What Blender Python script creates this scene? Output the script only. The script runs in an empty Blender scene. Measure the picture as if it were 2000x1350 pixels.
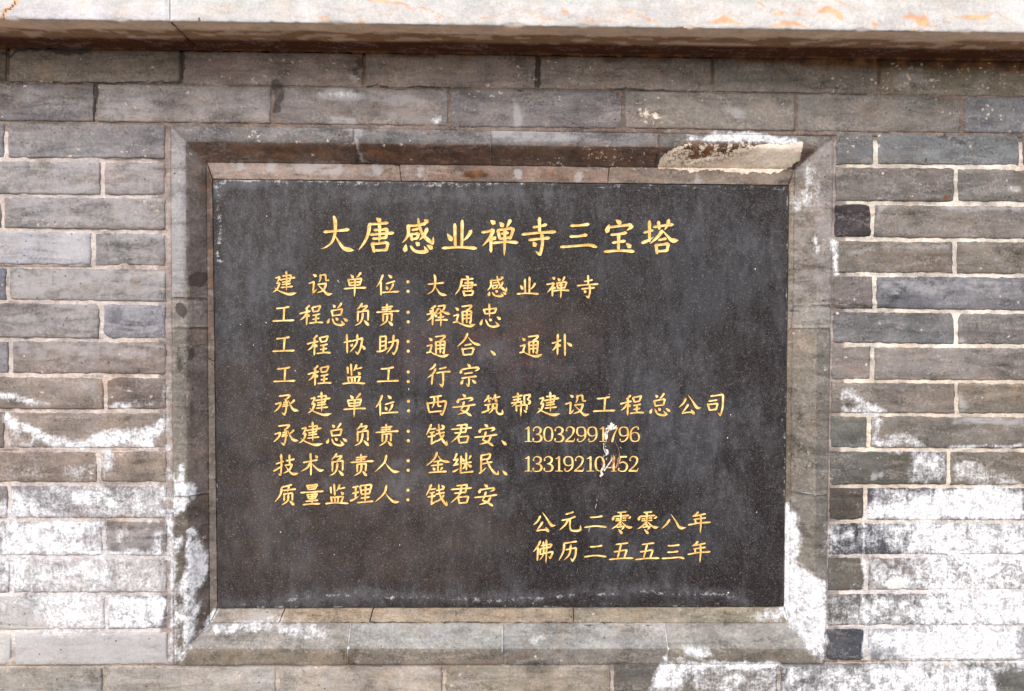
import bpy, math, random
import numpy as np
from mathutils import Vector, Matrix, noise as mnoise

# ------------------------------------------------------------------ camera, light, exposure
SC = bpy.context.scene
C = SC.collection
F_PX, DIST = 1500.0, 1.5
YAW, PIT, ROL = -0.02318504, -0.02861835, 0.00569044
RM = (Matrix.Rotation(YAW, 3, 'Z') @ Matrix.Rotation(PIT, 3, 'X') @
      Matrix(((math.cos(ROL), 0, -math.sin(ROL)), (0, 1, 0), (math.sin(ROL), 0, math.cos(ROL)))))
cam_d = bpy.data.cameras.new('camera')
cam = bpy.data.objects.new('camera', cam_d); C.objects.link(cam)
r_, u_, b_ = RM @ Vector((1, 0, 0)), RM @ Vector((0, 0, 1)), RM @ Vector((0, -1, 0))
cam.matrix_world = Matrix(((r_.x, u_.x, b_.x, 0), (r_.y, u_.y, b_.y, -DIST), (r_.z, u_.z, b_.z, 0), (0, 0, 0, 1)))
cam_d.sensor_width = 36; cam_d.lens = 36 * F_PX / 2000; cam_d.clip_start = 0.01; cam_d.clip_end = 500
SC.camera = cam

SUN_EL, SUN_ROT = math.radians(38), math.radians(200)
w = bpy.data.worlds.new('World'); SC.world = w; w.use_nodes = True
wn = w.node_tree.nodes; wl = w.node_tree.links
sky = wn.new('ShaderNodeTexSky'); sky.sky_type = 'NISHITA'; sky.sun_disc = False
sky.sun_elevation = SUN_EL; sky.sun_rotation = SUN_ROT
sky.air_density = 1.0; sky.dust_density = 4.0; sky.ozone_density = 1.0
bg = wn['Background']; bg.inputs['Strength'].default_value = 0.12
wl.new(sky.outputs[0], bg.inputs['Color'])
sd = bpy.data.lights.new('sun', 'SUN'); sd.energy = 1.5; sd.angle = math.radians(40); sd.color = (1, 0.99, 0.975)
so = bpy.data.objects.new('sun', sd); C.objects.link(so)
sdir = Vector((math.sin(SUN_ROT) * math.cos(SUN_EL), math.cos(SUN_ROT) * math.cos(SUN_EL), math.sin(SUN_EL)))
so.rotation_euler = sdir.to_track_quat('Z', 'Y').to_euler(); so.location = sdir * 8
SC.view_settings.view_transform = 'Standard'; SC.view_settings.look = 'None'
SC.view_settings.exposure = 0.72; SC.view_settings.gamma = 1.0

random.seed(7)
RMi = np.array(RM)

def at(px, py, Y=0.0):
    """point of the plane y = Y that the photograph shows at pixel (px, py)"""
    v = RMi @ np.array([(px - 1000) / F_PX, 1.0, -(py - 675) / F_PX])
    k = (DIST + Y) / v[1]
    return np.array([v[0] * k, Y, v[2] * k])

def lin(c):
    return tuple(((x / 255) / 12.92 if x <= 10 else (((x / 255) + 0.055) / 1.055) ** 2.4) for x in c)

def tag(o, label=None, cat=None, group=None, kind=None):
    if label: o['label'] = label
    if cat: o['category'] = cat
    if group: o['group'] = group
    if kind: o['kind'] = kind
    return o

def empty(name, loc=(0, 0, 0)):
    o = bpy.data.objects.new(name, None); C.objects.link(o); o.location = loc; o.empty_display_size = 0.05
    return o

# ------------------------------------------------------------------ materials
def newmat(name):
    m = bpy.data.materials.new(name); m.use_nodes = True
    nt = m.node_tree; nt.nodes.clear()
    out = nt.nodes.new('ShaderNodeOutputMaterial'); b = nt.nodes.new('ShaderNodeBsdfPrincipled')
    nt.links.new(b.outputs[0], out.inputs[0])
    return m, nt, b

class NT:
    def __init__(s, nt): s.nt = nt
    def _in(s, sock, v):
        if hasattr(v, 'is_output') or isinstance(v, bpy.types.NodeSocket): s.nt.links.new(v, sock)
        else: sock.default_value = v
    def math(s, op, a, b=0.0, c=0.0, clamp=False):
        n = s.nt.nodes.new('ShaderNodeMath'); n.operation = op; n.use_clamp = clamp
        s._in(n.inputs[0], a); s._in(n.inputs[1], b); s._in(n.inputs[2], c); return n.outputs[0]
    def mix(s, f, a, b, mode='MIX'):
        n = s.nt.nodes.new('ShaderNodeMix'); n.data_type = 'RGBA'; n.blend_type = mode; n.clamp_factor = True
        s._in(n.inputs['Factor'], f)
        for nm, v in (('A', a), ('B', b)):
            sk = [i for i in n.inputs if i.name == nm and i.type == 'RGBA'][0]
            s._in(sk, v if not isinstance(v, tuple) else (*v[:3], 1))
        return [o for o in n.outputs if o.type == 'RGBA'][0]
    def step(s, v, lo, hi, a=0.0, b=1.0):
        n = s.nt.nodes.new('ShaderNodeMapRange'); n.interpolation_type = 'SMOOTHSTEP'
        s._in(n.inputs[0], v); n.inputs[1].default_value = lo; n.inputs[2].default_value = hi
        n.inputs[3].default_value = a; n.inputs[4].default_value = b; return n.outputs[0]
    def noise(s, co, scale, detail=5, rough=0.6, dist=0.0, stretch=(1, 1, 1), off=(0, 0, 0)):
        mp = s.nt.nodes.new('ShaderNodeMapping'); mp.inputs['Scale'].default_value = stretch; mp.inputs['Location'].default_value = off
        s.nt.links.new(co, mp.inputs[0])
        n = s.nt.nodes.new('ShaderNodeTexNoise'); n.inputs['Scale'].default_value = scale
        n.inputs['Detail'].default_value = detail; n.inputs['Roughness'].default_value = rough; n.inputs['Distortion'].default_value = dist
        s.nt.links.new(mp.outputs[0], n.inputs['Vector']); return n.outputs['Fac']
    def voro(s, co, scale, feat='F1', off=(0, 0, 0)):
        mp = s.nt.nodes.new('ShaderNodeMapping'); mp.inputs['Location'].default_value = off
        s.nt.links.new(co, mp.inputs[0])
        n = s.nt.nodes.new('ShaderNodeTexVoronoi'); n.feature = feat; n.inputs['Scale'].default_value = scale
        s.nt.links.new(mp.outputs[0], n.inputs['Vector']); return n
    def attr(s, name):
        n = s.nt.nodes.new('ShaderNodeAttribute'); n.attribute_name = name
        sp = s.nt.nodes.new('ShaderNodeSeparateColor'); s.nt.links.new(n.outputs['Color'], sp.inputs[0])
        return n.outputs['Color'], sp.outputs[0], sp.outputs[1], sp.outputs[2]
    def pos(s):
        return s.nt.nodes.new('ShaderNodeNewGeometry').outputs['Position']
    def bump(s, h, strength=0.5, dist=0.002, normal=None):
        n = s.nt.nodes.new('ShaderNodeBump'); n.inputs['Strength'].default_value = strength
        n.inputs['Distance'].default_value = dist; s.nt.links.new(h, n.inputs['Height'])
        if normal is not None: s.nt.links.new(normal, n.inputs['Normal'])
        return n.outputs[0]

def T_warp(T, p, nt):
    n = nt.nodes.new('ShaderNodeTexNoise'); n.inputs['Scale'].default_value = 140; nt.links.new(p, n.inputs['Vector'])
    v = nt.nodes.new('ShaderNodeVectorMath'); v.operation = 'MULTIPLY_ADD'; nt.links.new(n.outputs['Color'], v.inputs[0]); v.inputs[1].default_value = (0.012, 0.012, 0.006); nt.links.new(p, v.inputs[2])
    return v.outputs[0]

def masonry(name, contrast=1.0, fleck=1.0, film=1.0, bump=1.0, pit=1.0, stain=((0.050, 0.024, 0.011), (0.17, 0.073, 0.026))):
    """weathered masonry: tint = its own colour; wear = (salt crust, brown stain, pale film); wear2 = (dark grime, cream plaster, flecks)"""
    m, nt, b = newmat(name); T = NT(nt); p = T.pos()
    tint, *_ = T.attr('tint'); _, salt, brown, pale = T.attr('wear'); _, dark, cream, flk = T.attr('wear2')
    nb = T.noise(p, 9, 6, 0.62, 0.6)
    nm = T.noise(p, 34, 8, 0.66, 0.4, off=(3, 1, 2))
    nh = T.noise(p, 26, 7, 0.66, 0.8, stretch=(0.42, 1, 1.9), off=(7, 2, 5))
    nf = T.noise(p, 190, 6, 0.7, off=(1, 9, 4))
    nff = T.noise(p, 620, 3, 0.6, off=(5, 5, 8))
    ns = T.noise(p, 60, 8, 0.72, 0.3, off=(11, 3, 6))
    nv = T.noise(p, 60, 6, 0.65, 0.2, stretch=(2.2, 1, 0.35), off=(2, 8, 1))
    # value variation
    v = T.math('ADD', T.math('MULTIPLY', nb, 0.75), T.math('ADD', T.math('MULTIPLY', nh, 1.0), T.math('MULTIPLY', nm, 0.5)))
    v = T.math('ADD', v, T.math('MULTIPLY', nf, 0.62)); v = T.math('ADD', v, T.math('MULTIPLY', nff, 0.40))
    v = T.math('MULTIPLY_ADD', T.math('SUBTRACT', v, 1.635), 2.0 * contrast, 1.0)
    v = T.math('MAXIMUM', v, 0.25)
    comb = nt.nodes.new('ShaderNodeCombineColor')
    for i in range(3): nt.links.new(v, comb.inputs[i])
    col = T.mix(1.0, tint, comb.outputs[0], 'MULTIPLY')
    # hue drift: warm and cool clouds
    warm = T.step(T.noise(p, 17, 5, 0.6, 0.5, off=(21, 4, 9)), 0.5, 0.68, 0, 0.42)
    col = T.mix(warm, col, T.mix(1.0, col, (1.12, 0.93, 0.77), 'MULTIPLY'))
    cool = T.step(T.noise(p, 22, 5, 0.6, 0.5, off=(2, 14, 19)), 0.52, 0.7, 0, 0.5)
    col = T.mix(cool, col, T.mix(1.0, col, (0.97, 0.985, 1.11), 'MULTIPLY'))
    # distinct lichen-edged patches
    pa = T.step(T.math('ADD', T.math('MULTIPLY', nh, 0.55), T.math('MULTIPLY', ns, 0.45)), 0.535, 0.56, 0, 0.42)
    col = T.mix(pa, col, T.mix(1.0, col, (0.62, 0.61, 0.62), 'MULTIPLY'))
    pb = T.step(T.math('ADD', T.math('MULTIPLY', T.noise(p, 30, 7, 0.68, 0.9, stretch=(0.5, 1, 1.5), off=(17, 22, 5)), 0.6), T.math('MULTIPLY', nf, 0.4)), 0.515, 0.60, 0, 0.5)
    col = T.mix(pb, col, T.mix(0.5, T.mix(1.0, col, (1.55, 1.5, 1.48), 'MULTIPLY'), (0.33, 0.31, 0.30)))
    # brown stain
    bm = T.step(T.math('ADD', brown, T.math('MULTIPLY', T.math('SUBTRACT', nh, 0.5), 1.5)), 0.2, 0.9, 0, 0.92)
    bc = T.mix(T.step(nm, 0.42, 0.62), *stain)
    col = T.mix(bm, col, bc)
    # pale film
    pm = T.step(T.math('ADD', T.math('MULTIPLY', pale, 0.7), T.math('MULTIPLY', T.math('SUBTRACT', T.math('ADD', T.math('MULTIPLY', ns, 0.6), T.math('MULTIPLY', nh, 0.4)), 0.5), 2.2)), 0.14, 0.72, 0, 0.62 * film)
    col = T.mix(pm, col, (0.37, 0.37, 0.395))
    # dark grime and pits
    dm = T.step(T.math('ADD', dark, T.math('MULTIPLY', T.math('SUBTRACT', ns, 0.5), 1.1)), 0.42, 0.62, 0, 0.8)
    col = T.mix(dm, col, (0.042, 0.035, 0.034))
    pits = T.step(T.noise(p, 95, 3, 0.5, 0.2, off=(31, 7, 3)), 0.735 , 0.78, 0, 0.75 * pit)
    vo = T.voro(p, 46, off=(4, 4, 4))
    pdot = T.math('MULTIPLY', T.step(vo.outputs['Distance'], 0.05, 0.10, 1, 0), 0.7 * pit)
    pits = T.math('MAXIMUM', pits, pdot)
    col = T.mix(pits, col, (0.035, 0.028, 0.026))
    # cream plaster
    cm = T.step(T.math('ADD', cream, T.math('MULTIPLY', T.math('SUBTRACT', ns, 0.5), 1.8)), 0.44, 0.52)
    cc = T.mix(T.step(T.math('ADD', T.math('MULTIPLY', nm, .5), T.math('MULTIPLY', nf, .5)), 0.42, 0.58), (0.60, 0.50, 0.41), (0.80, 0.73, 0.65))
    cc = T.mix(T.math('MULTIPLY', brown, T.step(nf, 0.47, 0.55)), cc, (0.16, 0.09, 0.06))
    col = T.mix(cm, col, cc)
    # flecks of salt
    vf = T.voro(T_warp(T, p, nt), 120, off=(3, 1, 8)); spf = nt.nodes.new('ShaderNodeSeparateColor'); nt.links.new(vf.outputs['Color'], spf.inputs[0])
    thr = T.math('SUBTRACT', 0.985, T.math('MULTIPLY', T.math('MULTIPLY', flk, T.step(nm, 0.36, 0.6)), 0.75))
    on = T.math('GREATER_THAN', spf.outputs[0], thr)
    rad = T.math('MULTIPLY', T.math('MULTIPLY_ADD', spf.outputs[1], 0.30, 0.10), T.step(nff, 0.3, 0.7, 0.1, 1.5))
    dotm = T.math('MULTIPLY', on, T.math('LESS_THAN', vf.outputs['Distance'], rad))
    fm = T.math('MULTIPLY', dotm, 0.85 * fleck)
    fcol = T.mix(spf.outputs[2], (0.70, 0.62, 0.56), (0.45, 0.36, 0.30))
    col = T.mix(fm, col, fcol)
    # salt crust
    ng = T.noise(p, 24, 7, 0.7, 0.9, stretch=(0.8, 1, 1.2), off=(13, 5, 2))
    sn = T.math('ADD', T.math('MULTIPLY', ns, 0.26), T.math('MULTIPLY', nf, 0.14))
    sn = T.math('ADD', sn, T.math('ADD', T.math('MULTIPLY', nv, 0.20), T.math('MULTIPLY', ng, 0.40)))
    sv = T.math('ADD', salt, T.math('MULTIPLY', T.math('SUBTRACT', sn, 0.515), 5.6))
    gate = T.step(salt, 0.03, 0.25)
    powder = T.math('MULTIPLY', T.step(sv, -0.05, 1.05), 0.85)
    crisp = T.step(sv, 0.62, 0.78, 0, 0.96)
    sm = T.math('MULTIPLY', T.math('MAXIMUM', powder, crisp), gate)
    crust = T.mix(T.step(T.math('ADD', T.math('MULTIPLY', ns, .5), T.math('MULTIPLY', nf, .5)), 0.40, 0.56), (0.36, 0.37, 0.41), (0.72, 0.745, 0.80))
    col = T.mix(sm, col, crust)
    nt.links.new(col, b.inputs['Base Color'])
    b.inputs['Roughness'].default_value = 0.9; b.inputs['Specular IOR Level'].default_value = 0.25
    h = T.math('ADD', T.math('MULTIPLY', nm, 0.9), T.math('MULTIPLY', nf, 0.55))
    h = T.math('ADD', h, T.math('MULTIPLY', nff, 0.2))
    h = T.math('ADD', h, T.math('MULTIPLY', sm, 0.35)); h = T.math('ADD', h, T.math('MULTIPLY', cm, 0.5))
    h = T.math('SUBTRACT', h, T.math('MULTIPLY', pits, 0.5))
    nt.links.new(T.bump(h, 0.75 * bump, 0.003), b.inputs['Normal'])
    return m

M_BRICK = masonry('grey_brick')
M_MORTAR = masonry('lime_mortar', contrast=1.0, fleck=0.4, film=0.25, bump=1.3, pit=0.5)
M_BLOCK = masonry('carved_grey_stone', contrast=1.1, film=1.0, bump=1.3)
M_CORNICE = masonry('pale_cornice_stone', contrast=0.42, fleck=0.15, film=0.1, bump=0.7, pit=0.25, stain=((0.52, 0.30, 0.18), (0.66, 0.42, 0.25)))

def mat_granite():
    m, nt, b = newmat('dark_granite'); T = NT(nt); p = T.pos()
    _, haze, rim, warm = T.attr('wear'); _, red, drip, _x = T.attr('wear2')
    nb = T.noise(p, 4.5, 7, 0.66, 0.7); nm = T.noise(p, 22, 6, 0.65, off=(4, 2, 1))
    ns = T.noise(p, 520, 2, 0.5, off=(9, 9, 9)); ns2 = T.noise(p, 900, 2, 0.5, off=(2, 6, 3))
    nfz = T.noise(p, 90, 8, 0.75, off=(8, 1, 3))
    nv = T.noise(p, 24, 7, 0.72, 0.6, stretch=(1.5, 1, 0.55), off=(3, 3, 3))
    col = T.mix(T.step(nb, 0.35, 0.65), (0.0080, 0.0058, 0.0066), (0.0048, 0.0058, 0.0090))
    col = T.mix(T.math('MULTIPLY', warm, T.step(nm, 0.3, 0.7, 0.3, 1)), col, (0.050, 0.036, 0.030))
    col = T.mix(T.math('MULTIPLY', red, T.step(nm, 0.35, 0.65)), col, (0.105, 0.038, 0.034))
    # mineral grains: white, tan, red, green, black
    vo = T.voro(p, 560)
    cr = nt.nodes.new('ShaderNodeValToRGB'); cr.color_ramp.interpolation = 'CONSTANT'
    e = cr.color_ramp.elements; e[0].position = 0; e[0].color = (0.012, 0.011, 0.013, 1); e[1].position = 0.30; e[1].color = (0.040, 0.037, 0.042, 1)
    for q, cl in ((0.52, (0.022, 0.022, 0.026)), (0.66, (0.075, 0.050, 0.044)), (0.78, (0.060, 0.070, 0.066)), (0.88, (0.095, 0.09, 0.10)), (0.965, (0.30, 0.28, 0.26))):
        k = e.new(q); k.color = (*cl, 1)
    sp = nt.nodes.new('ShaderNodeSeparateColor'); nt.links.new(vo.outputs['Color'], sp.inputs[0]); nt.links.new(sp.outputs[0], cr.inputs[0])
    col = T.mix(0.26, col, cr.outputs[0])
    vo2 = T.voro(p, 1050, off=(1, 2, 3)); sp2 = nt.nodes.new('ShaderNodeSeparateColor'); nt.links.new(vo2.outputs['Color'], sp2.inputs[0])
    col = T.mix(T.step(sp2.outputs[1], 0.93, 0.97, 0, 0.26), col, (0.33, 0.31, 0.29))
    big = T.voro(p, 21, off=(7, 7, 1)); spb = nt.nodes.new('ShaderNodeSeparateColor'); nt.links.new(big.outputs['Color'], spb.inputs[0])
    chip = T.math('MULTIPLY', T.step(big.outputs['Distance'], 0.02, 0.045, 1, 0), T.step(spb.outputs[0], 0.90, 0.92))
    col = T.mix(chip, col, (0.8, 0.78, 0.75))
    # grey bloom
    hz = T.math('MULTIPLY', T.step(T.math('ADD', haze, T.math('MULTIPLY', T.math('SUBTRACT', T.math('ADD', T.math('MULTIPLY', nfz, 0.65), T.math('MULTIPLY', nv, 0.35)), 0.5), 2.6)), 0.05, 1.1), 0.42)
    hz = T.math('ADD', hz, T.step(T.math('ADD', T.math('MULTIPLY', nb, 0.5), T.math('MULTIPLY', nv, 0.5)), 0.42, 0.62, 0, 0.17))
    col = T.mix(hz, col, (0.145, 0.150, 0.175))
    rm = T.step(T.math('ADD', rim, T.math('MULTIPLY', T.math('SUBTRACT', nfz, 0.5), 2.6)), 0.5, 0.85)
    rm = T.math('MULTIPLY', rm, T.step(rim, 0.05, 0.2, 0, 0.7))
    col = T.mix(rm, col, (0.42, 0.43, 0.46))
    nt.links.new(col, b.inputs['Base Color'])
    nt.links.new(T.math('ADD', T.step(nm, 0.3, 0.7, 0.34, 0.5), T.math('MULTIPLY', hz, 0.35)), b.inputs['Roughness'])
    b.inputs['Specular IOR Level'].default_value = 0.18
    h = T.math('ADD', T.math('MULTIPLY', ns, 0.4), T.math('MULTIPLY', rm, 1.0))
    nt.links.new(T.bump(h, 0.25, 0.0008), b.inputs['Normal'])
    return m
M_GRANITE = mat_granite()

def mat_gold():
    m, nt, b = newmat('gold_letter_paint'); T = NT(nt); p = T.pos()
    n1 = T.noise(p, 90, 5, 0.6); n2 = T.noise(p, 400, 4, 0.6, off=(3, 3, 3))
    col = T.mix(T.step(n1, 0.35, 0.65), (0.52, 0.30, 0.06), (0.78, 0.58, 0.23))
    col = T.mix(T.step(n2, 0.5, 0.75, 0, 0.35), col, (0.84, 0.72, 0.46))
    nt.links.new(col, b.inputs['Base Color']); b.inputs['Roughness'].default_value = 0.5
    nt.links.new(T.bump(n2, 0.2, 0.0005), b.inputs['Normal'])
    return m
M_GOLD = mat_gold()
m, nt, b = newmat('letter_edge_undercoat'); T = NT(nt)  # dark brown outline: shade of the cut letter edges as paint; also splash flecks
nt.links.new(T.mix(T.step(T.noise(T.pos(), 160, 4, 0.6), 0.35, 0.65), (0.030, 0.012, 0.009), (0.085, 0.034, 0.012)), b.inputs['Base Color'])
b.inputs['Roughness'].default_value = 0.75; M_EDGE = m
m, nt, b = newmat('chalky_splatter'); T = NT(nt)
nt.links.new(T.mix(T.step(T.noise(T.pos(), 300, 6, 0.7), 0.38, 0.6), (0.28, 0.27, 0.25), (0.82, 0.80, 0.74)), b.inputs['Base Color'])
b.inputs['Roughness'].default_value = 0.9; M_CHALK = m
m, nt, b = newmat('rusty_run'); T = NT(nt)
nt.links.new(T.mix(T.step(T.noise(T.pos(), 300, 6, 0.7), 0.38, 0.6), (0.10, 0.030, 0.018), (0.42, 0.24, 0.20)), b.inputs['Base Color'])
b.inputs['Roughness'].default_value = 0.8; M_RUN = m

# ------------------------------------------------------------------ wear map: shapes of stains on the wall, in photo pixels turned into wall metres
CH = {'salt': 0, 'brown': 1, 'pale': 2, 'dark': 3, 'cream': 4, 'fleck': 5}
PAINT = []; WARP = 1.0
def wxy(pts, Y=0.0): return np.array([at(x, y, Y)[[0, 2]] for x, y in pts])
def poly(ch, s, pts, feather=8, Y=0.0): PAINT.append(('poly', CH[ch], s, wxy(pts, Y), feather * 0.001))
def line(ch, s, pts, width, feather=4, Y=0.0): PAINT.append(('line', CH[ch], s, wxy(pts, Y), (width * 0.001, feather * 0.001)))
def blob(ch, s, x, y, rx, ry, ang=0, Y=0.0): PAINT.append(('blob', CH[ch], s, wxy([(x, y)], Y)[0], (rx * 0.001, ry * 0.001, math.radians(ang))))

def segdist(P, a, b):
    d = b - a; L = (d * d).sum() + 1e-12
    t = np.clip(((P - a) @ d) / L, 0, 1)
    return np.hypot(*(P - (a + t[:, None] * d)).T)

def wear(P):
    """P (n,2) wall x,z -> (n,6) wear channels"""
    P0_ = P; P = P.copy()
    for i in range(len(P)):
        a = mnoise.noise_vector(Vector((P0_[i, 0] * 24, P0_[i, 1] * 24, 0.5))); c = mnoise.noise_vector(Vector((P0_[i, 0] * 85, P0_[i, 1] * 85, 3.5)))
        P[i, 0] += (a.x * 0.006 + c.x * 0.0035) * WARP; P[i, 1] += (a.y * 0.005 + c.y * 0.003) * WARP
    out = np.zeros((len(P), 6))
    lo, hi = P.min(0) - 0.08, P.max(0) + 0.08
    for kind, ch, s, g, a in PAINT:
        gb = np.atleast_2d(g)
        ext = max(a[0], a[1]) * 1.5 if kind == 'blob' else 0.03
        if (gb.max(0) + ext < lo).any() or (gb.min(0) - ext > hi).any(): continue
        if kind == 'blob':
            d = P - g; c, sn = math.cos(a[2]), math.sin(a[2])
            u = (d[:, 0] * c + d[:, 1] * sn) / a[0]; v = (-d[:, 0] * sn + d[:, 1] * c) / a[1]
            q = np.clip(1.35 - np.hypot(u, v), 0, 1) / 0.7
            val = s * np.clip(q, 0, 1)
        elif kind == 'line':
            dist = np.full(len(P), 9.0)
            for i in range(len(g) - 1): dist = np.minimum(dist, segdist(P, g[i], g[i + 1]))
            val = s * np.clip(1 - (dist - a[0] / 2) / a[1], 0, 1)
        else:
            inside = np.zeros(len(P), bool); dist = np.full(len(P), 9.0)
            n = len(g)
            for i in range(n):
                p1, p2 = g[i], g[(i + 1) % n]
                cond = (p1[1] > P[:, 1]) != (p2[1] > P[:, 1])
                xi = (p2[0] - p1[0]) * (P[:, 1] - p1[1]) / ((p2[1] - p1[1]) or 1e-9) + p1[0]
                inside ^= cond & (P[:, 0] < xi)
                dist = np.minimum(dist, segdist(P, p1, p2))
            sd_ = np.where(inside, dist, -dist)
            val = s * np.clip(0.5 + sd_ / (2 * a), 0, 1)
        out[:, ch] = np.maximum(out[:, ch], val) if s > 0 else out[:, ch] * (1 + val)
    return np.clip(out, 0, 1.3)

#PAINT_DATA
RD_ = 0.034
# left wall, salt
blob('salt', .8, 30, 778, 60, 7, -12); blob('salt', .75, 232, 795, 26, 7); blob('salt', .5, 275, 788, 24, 8)
line('salt', 1.0, [(15, 815), (35, 830), (60, 842), (95, 858), (140, 866), (185, 868), (232, 860), (280, 850), (308, 838), (322, 822)], 11, 9)
poly('salt', 1.1, [(225, 838), (262, 840), (300, 833), (318, 822), (300, 850), (302, 873), (100, 873), (90, 858), (160, 862)], 7)
poly('salt', .45, [(17, 825), (60, 850), (90, 873), (18, 873)], 8)
poly('salt', .55, [(125, 912), (188, 918), (188, 942), (130, 942)], 12); blob('salt', .5, 205, 905, 16, 30); blob('salt', .3, 40, 925, 50, 15)
poly('salt', .95, [(20, 955), (60, 965), (110, 1000), (140, 1012), (20, 1014)], 12)
blob('salt', .75, 185, 972, 60, 22); poly('salt', .72, [(150, 975), (325, 960), (325, 1014), (150, 1014)], 14); poly('salt', .5, [(20, 947), (325, 950), (325, 1014), (20, 1014)], 8)
blob('dark', .55, 130, 975, 45, 14, -35); blob('dark', .4, 165, 1000, 40, 10); blob('dark', .35, 50, 1008, 30, 6)
blob('salt', .6, 8, 1000, 14, 28)
poly('salt', .98, [(0, 1020), (200, 1020), (200, 1087), (0, 1088)], 7); blob('salt', -.6, 185, 1050, 26, 22); blob('dark', .35, 50, 1025, 35, 7)
blob('salt', .6, 240, 1045, 14, 18, 60); line('salt', .75, [(208, 1080), (325, 1083)], 4, 6); blob('salt', .55, 310, 1062, 12, 28)
poly('salt', .95, [(0, 1093), (60, 1093), (60, 1160), (0, 1160)], 12); poly('salt', .78, [(50, 1093), (215, 1093), (235, 1160), (50, 1160)], 20)
poly('salt', .52, [(180, 1093), (325, 1093), (325, 1160), (180, 1160)], 16)
poly('salt', .86, [(55, 1162), (215, 1160), (215, 1235), (90, 1235)], 18); poly('salt', .45, [(0, 1166), (80, 1166), (80, 1190), (0, 1190)], 10); poly('salt', 1.0, [(209, 1166), (325, 1166), (325, 1205), (300, 1230), (209, 1230)], 6)
blob('dark', .5, 250, 1167, 26, 9); blob('dark', .55, 312, 1200, 7, 24); blob('dark', .5, 305, 1222, 20, 9); blob('dark', .3, 60, 1170, 30, 8)
poly('pale', .95, [(0, 1232), (335, 1232), (335, 1300), (0, 1300)], 12); poly('pale', .5, [(0, 1185), (90, 1185), (90, 1235), (0, 1235)], 12)
line('salt', .75, [(332, 1000), (336, 1100), (338, 1290)], 8, 7); line('salt', .35, [(328, 760), (332, 1000)], 7, 6)
poly('pale', .52, [(0, 250), (330, 300), (335, 720), (0, 720)], 30); poly('pale', .55, [(0, 1000), (335, 1000), (335, 1300), (0, 1300)], 30); poly('pale', .2, [(1630, 400), (2010, 400), (2010, 960), (1620, 960)], 30); poly('pale', .25, [(0, 160), (1400, 165), (1400, 245), (0, 240)], 20); poly('pale', .35, [(340, 1300), (1180, 1300), (1180, 1365), (0, 1365)], 20)
# left wall pale films
poly('pale', .85, [(0, 454), (178, 450), (178, 516), (80, 500), (0, 480)], 12); poly('pale', .6, [(20, 385), (200, 388), (300, 400), (200, 412), (110, 400)], 14)
poly('pale', .8, [(20, 525), (325, 525), (325, 560), (300, 545), (180, 550), (120, 570), (25, 575)], 6); poly('pale', .7, [(190, 452), (325, 450), (325, 470), (190, 478)], 8)
poly('pale', .6, [(20, 320), (190, 318), (190, 345), (20, 350)], 14); poly('pale', .55, [(200, 598), (325, 598), (325, 625), (205, 600)], 8); poly('pale', .4, [(190, 668), (325, 668), (320, 700), (200, 690)], 8)
poly('pale', .45, [(70, 738), (195, 742), (195, 780), (150, 765)], 8); poly('pale', .4, [(20, 811), (315, 808), (310, 822), (20, 820)], 6)
# left jamb salt
poly('salt', 1.0, [(336, 915), (345, 935), (352, 925), (352, 905), (360, 905), (362, 940), (376, 955), (376, 972), (352, 1000), (338, 1010)], 4)
poly('salt', 1.0, [(376, 1032), (384, 1032), (392, 1055), (402, 1085), (406, 1105), (398, 1135), (388, 1160), (390, 1185), (385, 1240), (368, 1262), (366, 1200), (360, 1140), (368, 1110), (372, 1090), (368, 1060)], 4, .02)
blob('salt', .9, 350, 1200, 12, 16); blob('salt', .85, 345, 1065, 8, 18, -20); blob('salt', .6, 350, 1150, 9, 14); blob('salt', .7, 345, 1270, 8, 18); blob('salt', .6, 348, 1240, 7, 7)
blob('dark', .95, 388, 545, 11, 17, -25, .02); blob('dark', .9, 350, 608, 9, 17, 15); blob('dark', .6, 352, 700, 11, 30); blob('dark', .7, 372, 690, 6, 16); blob('dark', .5, 372, 640, 10, 5)
poly('brown', .42, [(398, 300), (414, 320), (416, 760), (404, 760)], 6, .03); line('brown', .6, [(405, 330), (412, 470), (413, 560)], 4, 6, .03); poly('pale', .55, [(336, 300), (362, 300), (362, 575), (336, 575)], 6)
poly('pale', .4, [(420, 322), (900, 325), (900, 350), (420, 348)], 6, RD_); poly('brown', .38, [(880, 322), (1250, 330), (1250, 362), (880, 354)], 8, RD_); poly('pale', .4, [(1548, 300), (1600, 290), (1612, 640), (1545, 640)], 12, .01); poly('brown', .25, [(1545, 640), (1570, 640), (1566, 960), (1538, 960)], 8, .02)
for x, y, w_ in ((470, 322, 5), (530, 325, 9), (600, 330, 12), (660, 328, 7), (735, 332, 10), (820, 336, 6), (1010, 342, 8), (1130, 345, 9), (1360, 350, 10)): blob('pale', .95, x, y, w_, 13, 0, RD_)
for x, y in ((1230, 305), (1180, 300), (1250, 318), (1100, 312)): blob('fleck', .9, x, y, 40, 10, 0, .015)
line('pale', 1, [(687, 240), (692, 262), (700, 290), (705, 315)], 3, 4, .01); line('dark', .7, [(670, 1215), (900, 1216), (1120, 1217), (1300, 1217)], 1.2, 2.2, RD_)
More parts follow.
